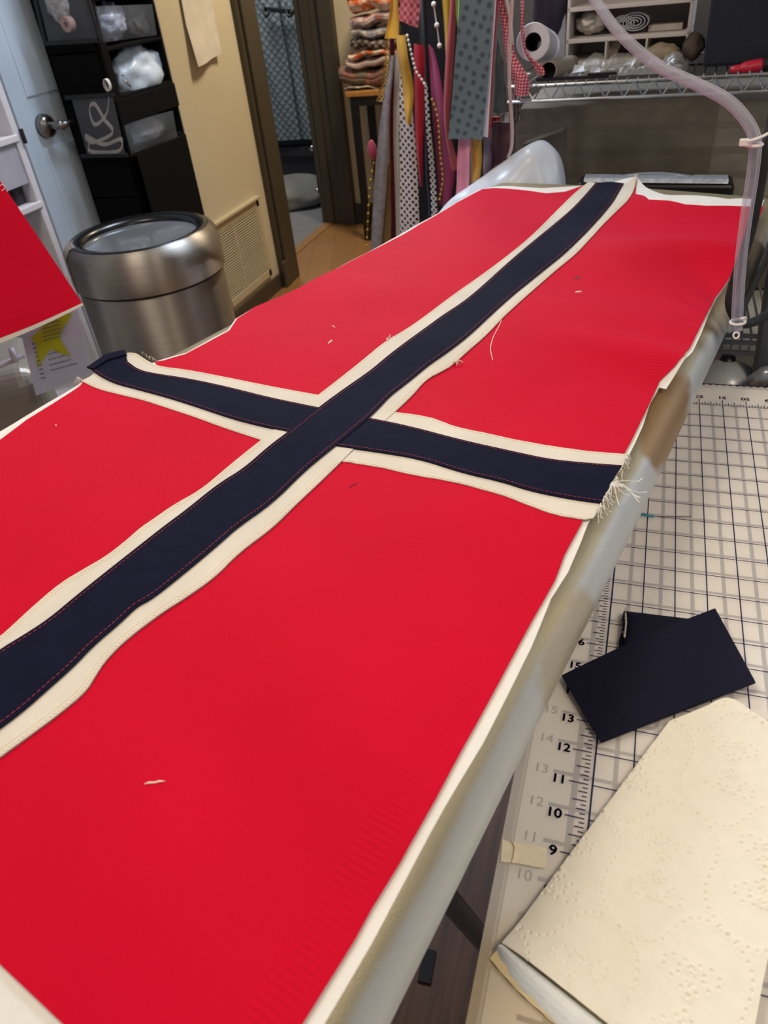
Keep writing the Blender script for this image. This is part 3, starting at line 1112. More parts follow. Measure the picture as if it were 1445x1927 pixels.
random.seed(11)
s1 = thing('folded_fabric', onz(1230, 1190, ZT), 'folded navy fabric bundle with frayed left edge, under the flat navy piece', 'fabric', 'navy fabric scraps')
ft = MB()
for lv_ in range(5):
    zz = ZT + 0.0010 + lv_ * 0.0016
    off = random.uniform(-0.002, 0.002)
    A = onz(1178, 1152, zz) + Vector((off, 0, 0))
    Bq = onz(1345, 1172, zz)
    C = onz(1345, 1275, zz)
    D = onz(1172, 1222, zz) + Vector((off - 0.001, -0.002, 0))
    n = 10
    rows = []
    for i in range(n + 1):
        u = i / n
        rows.append([(A.lerp(Bq, u).lerp(D.lerp(C, u), j / n)) + Vector(((random.uniform(-0.0012, 0.0006) if i == 0 else 0), 0, 0.0004 * math.sin(3 * u + lv_))) for j in range(n + 1)])
    ft.grid(rows)
o = ft.build('fabric_layers', NAVY2, s1, smooth=True)
md = o.modifiers.new('t', 'SOLIDIFY')
md.thickness = 0.0017
md.offset = 0
fz = MB()
for i in range(26):
    t = random.random()
    p = onz(1178, 1154, ZT).lerp(onz(1171, 1218, ZT), t)
    p.z = ZT + random.choice((0.004, 0.0055, 0.0075, 0.0095))
    p.x -= 0.0003
    fz.tube([p, p + Vector((random.uniform(-0.002, 0.0003), random.uniform(-0.002, 0.002), random.uniform(-0.001, 0.001)))], 0.00022, 5)
fz.tube([onz(1177, 1153, ZT + 0.0085), onz(1178, 1172, ZT + 0.0095), onz(1175, 1200, ZT + 0.0085)], 0.0007, 6)
fz.build('frayed_edge', plain('b9b5ac', 0.9, var=0), s1)
hz = (0.0050, 0.0125, 0.0085, 0.0040)
CQ = [onz(x, y, ZT + h) for (x, y), h in zip(((1057, 1272), (1345, 1146), (1421, 1285), (1131, 1397)), hz)]
rows = []
for i in range(17):
    u_ = i / 16
    rows.append([CQ[0].lerp(CQ[1], u_).lerp(CQ[3].lerp(CQ[2], u_), j / 16) + Vector((0, 0, 0.0034 * math.sin(math.pi * u_) * (1 - 0.75 * j / 16))) for j in range(17)])
mq = MB().grid(rows)
o = mq.build('folded_fabric', NAVY2, None, smooth=True, thick=0.002)
tag(o, 'flat navy fabric rectangle lying on top of the folded navy bundle', 'fabric', 'navy fabric scraps')

# ================================================================= paper towel
pt_ = thing('paper_towel', (0.05, 0.25, ZT), 'folded cream embossed paper towel on the cutting mat', 'paper towel')
P0 = onz(1259, 1356, ZT + 0.0065).xy
PT = onz(1372, 1313, ZT + 0.0075).xy
P1 = onz(944, 1777, ZT + 0.0075).xy
P2 = onz(1520, 1400, ZT + 0.0085).xy
ea = (P0 - P1).normalized()
eb = Vector((ea.y, -ea.x))
NA, NB = 520, 300
PR = onz(1385, 2130, ZT + 0.008)
rightb = smooth_line([(PR.x, PR.y, 0), (0.0865, 0.150, 0), (0.0985, 0.197, 0), (0.113, 0.235, 0), (P2.x, P2.y, 0)], NA + 1)
A0 = np.linspace(0, 1, NA + 1)
B0 = np.linspace(0, 1, NB + 1)
left = np.array([[P1.x + (P0.x - P1.x) * t, P1.y + (P0.y - P1.y) * t] for t in A0])
right = np.array([[p.x, p.y] for p in rightb])
far_ = smooth_line([(P0.x, P0.y, 0), (*P0.lerp(PT, 0.55), 0), (PT.x, PT.y, 0), (*PT.lerp(P2, 0.4), 0), (P2.x, P2.y, 0)], NB + 1)
far = np.array([[p.x, p.y] for p in far_])
near = np.array([P1.x, P1.y]) * (1 - B0)[:, None] + right[0] * B0[:, None]
T0, S0 = A0[:, None, None], B0[None, :, None]
G = left[:, None, :] * (1 - S0) + right[:, None, :] * S0 + near[None] * (1 - T0) + far[None] * T0
G = G - ((1 - T0) * (1 - S0) * left[0] + (1 - T0) * S0 * right[0] + T0 * (1 - S0) * left[-1] + T0 * S0 * right[-1])
rel = G - np.array([P1.x, P1.y])
aa = rel @ np.array([ea.x, ea.y])
bb = rel @ np.array([eb.x, eb.y])
# dots of the emboss
PA_, PB_ = 0.058, 0.072
d1, d2 = Vector((0.98, 0.19)), Vector((0.19, -0.98))
dots = []


def dot(u_, v_):
    q = Vector((-0.02, 0.40)) + d1 * u_ + d2 * v_ - P1
    dots.append((q.dot(ea), q.dot(eb)))


for i in range(-2, 6):
    for j in range(-2, 8):
        a0, b0 = i * PA_, j * PB_
        # two families of wavy dotted lines bounding the cells
        for k in range(13):
            t = k / 13
            dot(a0 + t * PA_, b0 + 0.0075 * math.sin(t * 2 * math.pi))
        for k in range(16):
            t = k / 16
            dot(a0 + 0.0075 * math.sin(t * 2 * math.pi), b0 + t * PB_)
        ca, cb = a0 + PA_ * 0.5, b0 + PB_ * 0.5
        # a pair of dotted hearts in each cell, a smaller one inside each
        for hs in (-1, 1):
            for sc_ in (1.0, 0.5):
                nh = 18 if sc_ == 1.0 else 10
                for k in range(nh):
                    t = k / nh * 2 * math.pi
                    hx = 16 * math.sin(t) ** 3 / 17
                    hy = (13 * math.cos(t) - 5 * math.cos(2 * t) - 2 * math.cos(3 * t) - math.cos(4 * t)) / 17
                    r_ = 0.0128 * sc_
                    u_, v_ = hx * r_ * 1.2, hs * (0.0142 + hy * r_ * 0.85)
                    an = 0.35
                    dot(ca + u_ * math.cos(an) - v_ * math.sin(an), cb + u_ * math.sin(an) + v_ * math.cos(an))
Z = np.zeros_like(aa)
da = float(aa[-1, 0] - aa[0, 0]) / NA
amin, bmin = -0.01, -0.01
for (a_, b_) in dots:
    ia = int(round(a_ / da))
    if ia < -120 or ia > NA + 200:
        continue
    lo, hi = max(0, ia - 140), min(NA + 1, ia + 140)
    if hi <= lo:
        continue
    wa, wb = aa[lo:hi], bb[lo:hi]
    dd2 = (wa - a_) ** 2 + (wb - b_) ** 2
    Z[lo:hi] -= 0.0014 * np.exp(-dd2 / (0.0008 ** 2)) - 0.00045 * np.exp(-dd2 / (0.0024 ** 2))
for i in range(NA + 1):
    for j in range(0, NB + 1):
        pass
puff = 0.0004 * np.sin(aa * 90 + 0.6) * np.sin(bb * 75 + 0.4)
low = 0.0035 * (1 - np.exp(-bb / 0.012)) + 0.002 * np.sin(aa * 16 + 1) * (1 - np.exp(-bb / 0.03))
Zt = ZT + 0.0055 + Z + puff + low
nearlift = np.exp(-(A0 / 0.05) ** 2)[:, None] * 0.004
Zt = Zt + nearlift
nse = np.random.RandomState(2).rand(*Zt.shape) * 0.00004
co_ = np.stack([G[..., 0], G[..., 1], Zt + nse], -1).reshape(-1, 3) - np.array(LOC[pt_.name])
me = bpy.data.meshes.new('top_ply')
idx = np.arange((NA + 1) * (NB + 1)).reshape(NA + 1, NB + 1)
F = np.stack([idx[:-1, :-1], idx[:-1, 1:], idx[1:, 1:], idx[1:, :-1]], -1).reshape(-1, 4)
me.from_pydata(co_.tolist(), [], F.tolist())
TOW = plain('ebe5d5', 0.9, var=0.015, scale=120, bump=0.12, bscale=1500, spec=0.1)
me.materials.append(TOW)
for p in me.polygons:
    p.use_smooth = True
o = bpy.data.objects.new('top_ply', me)
COL.objects.link(o)
o.parent = pt_
# bottom ply resting on the mat, and the bluish white folded under-ply along the near edge
m2 = MB()
rows = []
for i in range(0, 41):
    t = i / 40
    L_ = Vector((P1.x + (P0.x - P1.x) * t, P1.y + (P0.y - P1.y) * t, ZT + 0.001)) + Vector((eb.x, eb.y, 0)) * 0.0015
    R_ = Vector((right[int(t * NA)][0], right[int(t * NA)][1], ZT + 0.001))
    rows.append([L_.lerp(R_, k / 10) for k in range(11)])
m2.grid(rows).build('bottom_ply', plain('efe2c0', 0.9, var=0.02, spec=0.1), pt_, smooth=True, thick=0.0012)
u2 = MB()
rows = []
topc = [onz(x, y, ZT + 0.0085) for x, y in ((940, 1778), (952, 1782), (1000, 1820), (1060, 1868), (1116, 1913), (1170, 1957), (1260, 2030))]
botc = [onz(x, y, ZT + 0.0022) for x, y in ((934, 1788), (948, 1815), (974, 1853), (1010, 1888), (1046, 1924), (1090, 1965), (1170, 2060))]
T_ = smooth_line(topc, 60)
B_ = smooth_line(botc, 60)
for i in range(60):
    row = []
    for j in range(25):
        p = T_[i].lerp(B_[i], j / 24)
        p.z += 0.0018 * math.sin(math.pi * j / 24) - 0.0004 * max(0, math.sin(i * 1.2 + (j % 2) * 1.5)) * max(0, math.sin(j * 1.1))
        row.append(p)
    rows.append(row)
u2.grid(rows).build('under_ply', plain('eef3f5', 0.9, var=0.02, scale=200, spec=0.1), pt_, smooth=True, thick=0.0006)
y2 = MB()
rows = []
botd = smooth_line([onz(x, y, ZT + 0.0012) for x, y in ((921, 1803), (945, 1832), (985, 1875), (1030, 1915), (1075, 1960), (1150, 2070))], 40)
B2 = smooth_line([p + Vector((0.002, 0.002, 0.0015)) for p in botc], 40)
for i in range(40):
    rows.append([B2[i].lerp(botd[i], j / 5) + Vector((0, 0, 0.0005 * math.sin(i * 1.3 + j))) for j in range(6)])
y2.grid(rows).build('lower_edge', plain('f0dcae', 0.9, var=0.03, scale=80, spec=0.1), pt_, smooth=True, thick=0.0006)


# ================================================================= water hose with black cord
m = NT('clear_silicone')
m.color('cfd0da')
m.set(Roughness=0.22)
m.b.inputs['Specular IOR Level'].default_value = 0.6
m.b.inputs['IOR'].default_value = 1.3
fres = m.n('ShaderNodeLayerWeight')
fres.inputs[0].default_value = 0.35
tr = m.n('ShaderNodeBsdfTransparent')
tr.inputs[0].default_value = (0.93, 0.92, 0.96, 1)
ms = m.n('ShaderNodeMixShader')
m.l(m.math('ADD', m.math('MULTIPLY', fres.outputs['Facing'], 0.6), 0.10), ms.inputs[0])
m.l(tr.outputs[0], ms.inputs[1])
m.l(m.b.outputs[0], ms.inputs[2])
m.l(ms.outputs[0], m.out.inputs['Surface'])
hs = thing('water_hose', ony(1390, 450, 0.8), 'clear silicone water hose hanging over the right end of the ironing board', 'hose')
hp = [(1085, -60, 1.02), (1120, 0, 0.98), (1165, 62, 0.94), (1235, 122, 0.90), (1310, 158, 0.86), (1370, 190, 0.83), (1408, 232, 0.81), (1421, 270, 0.80), (1416, 330, 0.795), (1404, 410, 0.79), (1394, 490, 0.785), (1389, 560, 0.78), (1386, 622, 0.775)]
path = smooth_line([ony(*p) for p in hp], 90)
MB().tube(path, 0.0056, 20).build('hose_wall', m.m, hs, smooth=True)
MB().tube(path, 0.0036, 16).build('hose_bore', m.m, hs, smooth=True)
CORD = plain('0c0c0f', 0.75, var=0.04, bump=0.3, bscale=900)
kc = thing('power_cable', ony(1430, 330, 0.83), 'black iron power cable running down behind the clear hose', 'cable')
cpth = smooth_line([ony(*p) for p in ((1475, 120, 0.86), (1452, 230, 0.845), (1440, 290, 0.83), (1424, 380, 0.825), (1408, 450, 0.822), (1380, 535, 0.815), (1374, 575, 0.81), (1390, 605, 0.815), (1412, 608, 0.83), (1445, 592, 0.85), (1490, 565, 0.88))], 70)
MB().tube(cpth, 0.0052, 12).build('cord_sheath', CORD, kc, smooth=True)
c2 = smooth_line([ony(*p) for p in ((1470, 400, 0.99), (1445, 475, 0.96), (1420, 530, 0.93), (1397, 580, 0.89), (1398, 604, 0.87))], 30)
tag(MB().tube(c2, 0.0045, 12).build('power_cable', CORD, smooth=True), 'second black cable along the right rim of the board behind the hose', 'cable')
TIE = plain('e6dedb', 0.45, var=0.0, spec=0.4)


def cable_tie(c, axis, r, tail, label, eye=None):
    t = thing('cable_tie', c, label, 'cable tie', 'cable ties')
    ax = Vector(axis).normalized()
    a = ax.cross(Vector((0.2, 0.9, 0.1))).normalized()
    b = ax.cross(a)
    MB().tube([c + (a * math.cos(k * math.pi / 12) + b * math.sin(k * math.pi / 12)) * r for k in range(25)], 0.0014, 8).build('loop', TIE, t, smooth=True)
    MB().tube(smooth_line(tail, 12), 0.0014, 8).build('tail', TIE, t, smooth=True)
    if eye is not None:
        e = MB()
        f_ = ray(1386, 630).normalized()
        p_ = RGT
        q_ = f_.cross(p_).normalized()
        e.tube([eye + (p_ * math.cos(k * math.pi / 10) + q_ * math.sin(k * math.pi / 10)) * 0.0030 for k in range(21)], 0.0010, 8)
        e.build('eye', TIE, t, smooth=True)
    else:
        hd = MB()
        hd.box((-0.004, -0.003, -0.003), (0.004, 0.003, 0.003), Matrix.Translation(tail[0]))
        hd.build('head', TIE, t, bevel=0.001)


cc = ony(1418, 272, 0.80)
cable_tie(cc, (0.0, 0, 1), 0.0074, [ony(1400, 268, 0.788), ony(1418, 263, 0.785), ony(1436, 256, 0.80), ony(1460, 243, 0.815)], 'white cable tie around the hose near its bend')
cc = ony(1388, 606, 0.777)
cable_tie(cc, (-0.1, 0, 1), 0.0070, [ony(1394, 600, 0.77), ony(1402, 598, 0.78), ony(1402, 606, 0.79)], 'white cable tie with ring at the lower end of the hose', ony(1385, 631, 0.768))


# ================================================================= wire rack at the right back
rk = thing('wire_rack', (0.1, 2.0, 0.0), 'chrome wire shelving rack behind the ironing board', 'shelving')
CHR = plain('b9bcc0', 0.2, 1.0, var=0.03, scale=60)
L0 = onz(955, 192, 1.100)
R0 = onz(1445, 171, 1.100)
dx = (R0 - L0)
dx.z = 0
dx.normalize()
R0 = L0 + dx * 1.15
R0.z = 1.1
bk = Vector((-dx.y, dx.x, 0))
sh = MB()
zt, zb = 1.127, 1.100
for off in (0.0,):
    sh.tube([Vector((*(L0 + bk * off).xy, zt)), Vector((*(R0 + bk * off).xy, zt))], 0.0034, 8)
    sh.tube([Vector((*(L0 + bk * off).xy, zb)), Vector((*(R0 + bk * off).xy, zb))], 0.0034, 8)
    n = 66
    for i in range(n):
        a = L0.lerp(R0, i / n)
        b = L0.lerp(R0, (i + 1) / n)
        za, zc = (zb, zt) if i % 2 else (zt, zb)
        sh.tube([Vector((*(a + bk * off).xy, za)), Vector((*(b + bk * off).xy, zc))], 0.0016, 6)
nw = 60
for i in range(nw + 1):
    a = L0.lerp(R0, i / nw)
    p = Vector((a.x, a.y, zt + 0.004))
    sh.tube([p - bk * 0.004 + Vector((0, 0, -0.006)), p, p + bk * 0.50], 0.0018, 6)
for t in (0.16, 0.33, 0.5):
    sh.tube([Vector((*(L0 + bk * t).xy, zt)), Vector((*(R0 + bk * t).xy, zt))], 0.003, 6)
sh.build('shelf', CHR, rk)
po = 0
for q in (L0 + bk * 0.02 - dx * 0.075, R0 + bk * 0.02, L0 + bk * 0.48 - dx * 0.20, R0 + bk * 0.48):
    MB().tube([(q.x, q.y, 0), (q.x, q.y, 2.0)], 0.0125, 12).build('post', CHR, rk, smooth=True)
# lower shelf
sl = MB()
zl = 0.55
for t in (0, 0.25, 0.5):
    sl.tube([Vector((*(L0 + bk * t).xy, zl)), Vector((*(R0 + bk * t).xy, zl))], 0.0034, 8)
for i in range(nw + 1):
    a = L0.lerp(R0, i / nw)
    sl.tube([Vector((a.x, a.y, zl)), Vector((*(a + bk * 0.5).xy, zl))], 0.0018, 6)
sl.build('shelf', CHR, rk)


def rp(x, y, depth):
    """point on the sight line where it stands `depth` behind the rack front"""
    d = ray(x, y)
    n = bk
    t = ((L0 + bk * depth - CAM).dot(n)) / d.dot(n)
    return CAM + d * t


def quad_box(m, pts, th, back):
    """board with a quad front face and thickness th along back"""
    p = [Vector(q) for q in pts]
    q = [v + back * th for v in p]
    vs = [m.bm.verts.new(v) for v in p + q]
    for f in ((0, 1, 2, 3), (7, 6, 5, 4), (0, 4, 5, 1), (1, 5, 6, 2), (2, 6, 7, 3), (3, 7, 4, 0)):
        m.bm.faces.new([vs[i] for i in f])


# white drawer organizer on the shelf
ZS = zt + 0.006
du = thing('desk_organizer', rp(1170, 130, 0.2), 'white compartment organizer standing on the wire shelf', 'organizer')
OW = plain('d6cfcb', 0.5, var=0.02)
ul = Vector((*rp(1062, 135, 0.19).xy, 0))
ur = Vector((*rp(1290, 120, 0.19).xy, 0))
uw = (ur - ul).length
ux_ = (ur - ul).normalized()


def ou(s, z, d=0.0):
    p = ul + ux_ * s + bk * d
    return Vector((p.x, p.y, z))


cs = MB()
H1 = 0.31
lvls = [ZS, None]


def zat(x, y, d=0.19):
    return rp(x, y, d).z


z_mid = zat(1165, 72)
z_top1 = zat(1160, 16)
z_bot = ZS
th = 0.006
for s0, s1, z0, z1, dep in ((0, th, z_bot, z_bot + H1, 0.17), (uw - th, uw, z_bot, z_bot + H1, 0.17)):
    quad_box(cs, [ou(s0, z0), ou(s1, z0), ou(s1, z1), ou(s0, z1)], dep, bk)
for z0 in (z_bot, z_mid - 0.004, z_top1, z_bot + H1 - 0.008):
    quad_box(cs, [ou(0, z0), ou(uw, z0), ou(uw, z0 + 0.008), ou(0, z0 + 0.008)], 0.17, bk)
for s0 in (uw * 0.34, uw * 0.67):
    quad_box(cs, [ou(s0 - 0.002, z_bot), ou(s0 + 0.002, z_bot), ou(s0 + 0.002, z_mid), ou(s0 - 0.002, z_mid)], 0.17, bk)
quad_box(cs, [ou(0, z_bot, 0.168), ou(uw, z_bot, 0.168), ou(uw, z_bot + H1, 0.168), ou(0, z_bot + H1, 0.168)], 0.004, bk)
cs.build('casing', OW, du, bevel=0.0012)
# contents
bg = MB().lump(ou(uw * 0.18, (z_mid + z_top1) / 2 + 0.002, 0.05), (0.028, 0.03, 0.02), 0.25, 2.0, 4, 5)
tag(bg.build('tape_bag', plain('cfc9bd', 0.3, var=0.25, scale=60), smooth=True), 'clear bagged white tape in the left compartment of the organizer', 'bag')
cl_ = thing('strap_coil', ou(uw * 0.52, z_mid + 0.02, 0.05), 'coiled grey white webbing strap in the organizer compartment', 'strap')
for k, (sx_, r_) in enumerate(((0.46, 0.013), (0.55, 0.018))):
    pts = []
    for i in range(70):
        a = i * 0.32
        r = 0.004 + r_ * i / 70
        c0 = ou(uw * sx_, z_mid + 0.024, 0.02)
        pts.append([c0 + ux_ * r * 1.4 * math.cos(a) + Vector((0, 0, r * 0.8 * math.sin(a))) + bk * q for q in (0, 0.035)])
    MB().grid(pts).build('coil', weave('b4b3bd', 500, 0.3), cl_, smooth=True, thick=0.0018)
pk = MB()
quad_box(pk, [ou(uw * 0.66, z_mid + 0.005, 0.03), ou(uw * 0.93, z_mid + 0.005, 0.03), ou(uw * 0.93, z_mid + 0.016, 0.035), ou(uw * 0.66, z_mid + 0.016, 0.035)], 0.06, bk)
tag(pk.build('paper_pad', plain('b5aca0', 0.7), bevel=0.001), 'flat pale paper pad in the right compartment of the organizer', 'pad')
sd = MB()
quad_box(sd, [rp(1130, 118, 0.22), rp(1150, 122, 0.22), rp(1172, 76, 0.235), rp(1155, 76, 0.235)], 0.004, bk)
tag(sd.build('wooden_ruler', plain('a99d8a', 0.6)), 'pale wooden strip leaning in the lower middle compartment', 'ruler')

# rolls at the left of the shelf
vr = thing('vinyl_roll', rp(1002, 80, 0.15), 'white roll with dark hollow core lying on the wire shelf', 'roll')
c0 = rp(1003, 79, 0.03)
c1 = rp(1024, 88, 0.22)
dv = (c1 - c0)
r_ = 0.0325
MB().lathe([(0.016, 0.0), (r_ - 0.001, 0.0), (r_, 0.002), (r_, dv.length), (0.016, dv.length)], c0, 40, dv).build('paper_wrap', plain('d9d8e0', 0.5, var=0.02), vr, smooth=False)
MB().lathe([(0.016, dv.length), (0.016, 0.001), (0.0145, 0.001), (0.0145, dv.length)], c0, 32, dv).build('core', plain('191510', 0.9), vr)
g1 = rp(1032, 133, 0.015)
g2 = rp(1075, 120, 0.20)
gt = thing('cardboard_tube', g1, 'tan grey tube with dark open end on the wire shelf', 'tube')
dv = g2 - g1
MB().lathe([(0.0145, 0.0), (0.0165, 0.0), (0.0165, dv.length), (0.0, dv.length)], g1, 32, dv).build('tube_wall', plain('9b9184', 0.6), gt)
MB().lathe([(0.0, 0.02), (0.0145, 0.02), (0.0145, 0.0)], g1, 32, dv).build('dark_inside', plain('0d0c0c', 0.9, var=0), gt)
pf = MB()
a = rp(1040, 60, 0.33)
b = rp(1040, -80, 0.36)
pf.lump((a.x, a.y, ZS + 0.15), (0.045, 0.04, 0.14), 0.2, 2.2, 4, 8)
tag(pf.build('dark_fabric_roll', plain('2b1d33', 0.6, var=0.3, scale=30), smooth=True), 'dark purple patterned fabric roll standing behind the white roll', 'fabric')
pl = MB()
quad_box(pl, [rp(1040, 110, 0.30), rp(1062, 112, 0.30), rp(1066, -20, 0.31), rp(1054, 20, 0.31)], 0.01, bk)
tag(pl.build('grey_board', plain('a8a6ab', 0.6)), 'grey white board leaning against the side of the organizer', 'board')
# clear plastic heap
m = NT('crumpled_plastic')
m.color('c7c4bd')
m.set(Roughness=0.15, Alpha=0.26)
cp = MB()
rows = []
for i in range(40):
    row = []
    for j in range(70):
        p = rp(1062 + 225 * j / 69, 160, 0.01) + bk * (0.005 + 0.2 * i / 39)
        h = 0.005 + 0.030 * abs(noise.noise(Vector((j * 0.09, i * 0.11, 2)))) + 0.007 * abs(noise.noise(Vector((j * 0.3, i * 0.3, 7))))
        e = min(1, i / 5, (39 - i) / 5, j / 6, (69 - j) / 6)
        row.append(Vector((p.x, p.y, ZS + h * max(0.1, e))))
    rows.append(row)
tag(cp.grid(rows).build('plastic_sheet', m.m, smooth=False), 'crumpled clear plastic sheet heaped along the shelf front', 'plastic')
for i, (x, y, s_, c_, lab) in enumerate(((1088, 137, 0.012, 'c9ccd3', 'small white paper scrap left of its twin on the shelf front'), (1119, 141, 0.011, 'c5c9d2', 'small white paper scrap right of its twin on the shelf front'))):
    p = rp(x, y, 0.02)
    q = MB()
    q.face([p + dx * -s_, p + dx * s_ + Vector((0, 0, 0.002)), p + dx * s_ * 0.5 + bk * 0.02 + Vector((0, 0, 0.01)), p - dx * s_ * 0.8 + bk * 0.012 + Vector((0, 0, 0.012))])
    tag(q.build('paper_scrap', plain(c_, 0.7), thick=0.0008), lab, 'paper', 'paper scraps on the shelf')
bar_ = MB()
for a, b, z_ in ((1010, 1145, 0.0), (1105, 1160, 0.004)):
    p, q = rp(a, 157, 0.006), rp(b, 150, 0.006)
    p.z = q.z = ZS + 0.003 + z_
    bar_.bar(p, q, 0.012, 0.005)
tag(bar_.build('flat_tool', plain('20242e', 0.3, 0.4)), 'thin dark flat tool lying on the front rail of the shelf', 'tool')
bc = MB()
p = rp(1300, 122, 0.14)
bc.lump((p.x, p.y, ZS + 0.028), (0.020, 0.03, 0.024), 0.25, 1.6, 3, 2)
tag(bc.build('brown_pouch', plain('4a3c32', 0.7, var=0.2), smooth=True), 'small brown pouch between the organizer and the navy bin', 'pouch')
bp = MB()
p = rp(1240, 126, 0.16)
bp.lump((p.x, p.y, ZS + 0.018), (0.034, 0.03, 0.018), 0.25, 1.6, 3, 6)
tag(bp.build('paper_packet', plain('a19078', 0.6, var=0.15), smooth=True), 'tan paper packet in front of the organizer', 'packet')
# navy storage bin
nb = thing('storage_bin', rp(1400, 60, 0.12), 'dark navy fabric storage bin on the right end of the shelf', 'bin')
q0 = Vector((*rp(1322, 128, 0.07).xy, 0))
NB_ = plain('141b2c', 0.75, var=0.08, scale=60, bump=0.2, bscale=700)
m = MB()
quad_box(m, [q0 + Vector((0, 0, ZS)), q0 + dx * 0.36 + Vector((0, 0, ZS)), q0 + dx * 0.37 + Vector((0, 0, ZS + 0.27)), q0 - dx * 0.008 + Vector((0, 0, ZS + 0.27))], 0.11, bk)
m.build('body', NB_, nb, bevel=0.006)
m = MB()
quad_box(m, [q0 - dx * 0.01 - bk * 0.003 + Vector((0, 0, ZS + 0.262)), q0 + dx * 0.374 - bk * 0.003 + Vector((0, 0, ZS + 0.262)), q0 + dx * 0.374 - bk * 0.003 + Vector((0, 0, ZS + 0.275)), q0 - dx * 0.01 - bk * 0.003 + Vector((0, 0, ZS + 0.275))], 0.116, bk)
m.build('rim', plain('0d1119', 0.7), nb)
# red handled tool
rt = thing('red_handled_tool', rp(1410, 128, 0.04), 'red handled tool with black grip on the shelf rail before the navy bin', 'tool')
a, b, c = rp(1374, 133, 0.04), rp(1434, 122, 0.05), rp(1500, 114, 0.06)
MB().tube(smooth_line([a, a.lerp(b, 0.3), a.lerp(b, 0.35), b], 14), [0.005, 0.007, 0.008, 0.0075, 0.007, 0.009, 0.0105, 0.011, 0.011, 0.011, 0.011, 0.011, 0.011, 0.0105], 12).build('handle', plain('c8203c', 0.4, var=0.1), rt, smooth=True)
MB().tube([b, c], 0.0115, 12).build('grip', plain('15161a', 0.6), rt, smooth=True)

# smoky plastic curtain hanging under the shelf and the wall clutter behind it
m = NT('smoky_plastic')
m.color('6a635b')
m.set(Roughness=0.35)
tr = m.n('ShaderNodeBsdfTransparent')
tr.inputs[0].default_value = (0.72, 0.69, 0.65, 1)
ms = m.n('ShaderNodeMixShader')
m.l(m.math('MULTIPLY', m.noise(14, 3), 0.75), ms.inputs[0])
m.l(tr.outputs[0], ms.inputs[1])
m.l(m.b.outputs[0], ms.inputs[2])
m.l(ms.outputs[0], m.out.inputs['Surface'])
rows = []
for i in range(30):
    row = []
    for j in range(60):
        p = L0 + dx * (-0.03 + 0.43 * j / 59) + bk * (0.03 + 0.004 * math.sin(j * 0.8) + 0.006 * noise.noise(Vector((j * 0.2, i * 0.2, 0))))
        row.append(Vector((p.x, p.y, 1.098 - 0.36 * i / 29)))
    rows.append(row)
tag(MB().grid(rows).build('plastic_curtain', m.m, smooth=True), 'smoky translucent plastic curtain hanging below the wire shelf', 'curtain')
bx = thing('tan_box', L0 + dx * 0.2 + bk * 0.3, 'tan banded cardboard carton behind the smoky plastic under the shelf', 'box')
m = NT('banded_carton')
sx = m.n('ShaderNodeSeparateXYZ')
m.l(m.co(), sx.inputs[0])
bd = m.math('SINE', m.math('MULTIPLY', sx.outputs[2], 130))
m.color(m.mix(m.math('GREATER_THAN', bd, 0.55), m.ramp(m.noise(30, 3), [(0.35, '918a80'), (0.65, 'a19a8e')]), '8a8378'))
m.set(Roughness=0.8)
q = L0 + dx * -0.02 + bk * 0.17
bb_ = MB()
quad_box(bb_, [Vector((*q.xy, 0.56)), Vector((*(q + dx * 0.62).xy, 0.56)), Vector((*(q + dx * 0.62).xy, 1.06)), Vector((*q.xy, 1.06))], 0.28, bk)
bb_.build('carton', m.m, bx, bevel=0.004)
# chrome topped black case behind the end of the board
kb = thing('black_case', ony(1235, 350, 1.5), 'black case with chrome top strip behind the far end of the board', 'case')
Yk = 1.52
a, b = ony(1086, 342, Yk), ony(1384, 344, Yk)
c, d = ony(1086, 375, Yk), ony(1384, 362, Yk)
m = MB()
quad_box(m, [Vector((a.x, Yk, 0.84)), Vector((b.x, Yk, 0.84)), b + Vector((0, 0, -0.003)), a + Vector((0, 0, -0.003))], 0.07, Vector((0, 1, 0)))
m.build('body', plain('0f1013', 0.35, var=0.02), kb, bevel=0.006)
m = MB()
quad_box(m, [a + Vector((0.012, -0.002, -0.001)), b + Vector((-0.012, -0.002, -0.001)), b + Vector((-0.012, 0.004, 0.006)), a + Vector((0.012, 0.004, 0.006))], 0.03, Vector((0, 1, 0)))
m.build('silver_strip', plain('c4ccd6', 0.35, 0.6, var=0.15, scale=120), kb, bevel=0.0015)
m = MB()
rr = [ony(1130 + 205 * t, 341 - 13 * math.sin(math.pi * t), Yk + 0.03) for t in [k / 16 for k in range(17)]]
m.tube(rr, 0.0055, 10)
m.build('chrome_handle', plain('c9d2dc', 0.15, 1.0, var=0), kb, smooth=True)
MB().box((a.x - 0.02, Yk - 0.06, 0.80), (b.x + 0.1, Yk + 0.11, 0.84)).build('case_shelf', plain('5d5548', 0.6), kb)

# pale plastic bag beside the ribbons
gb = MB()
rows = []
outl = [(800, 440), (830, 395), (862, 365), (920, 325), (975, 285), (1012, 266), (1040, 280), (1055, 303), (1063, 345), (1066, 400)]
top = smooth_line([ony(x, y, 1.53) for x, y in outl], 60)
for j in range(60):
    row = []
    for i in range(36):
        t = i / 35
        # sheet falls forward and backward from its ridge
        ang = math.pi * (t - 0.5)
        p = top[j].copy()
        w_ = 0.02 + 0.085 * math.sin(math.pi * j / 59)
        p.y += w_ * math.sin(ang) * 0.9
        p.z -= (1 - math.cos(ang)) * (0.12 + 0.0 * j) + (0.30 * max(0, abs(t - 0.5) - 0.3))
        p += Vector((0, 1, 0)) * 0.012 * noise.noise(Vector((j * 0.12, i * 0.15, 3))) + Vector((0, 0, 1)) * 0.010 * noise.noise(Vector((j * 0.2, i * 0.18, 9))) * min(1, abs(t - 0.5) * 6)
        row.append(p)
    rows.append(row)
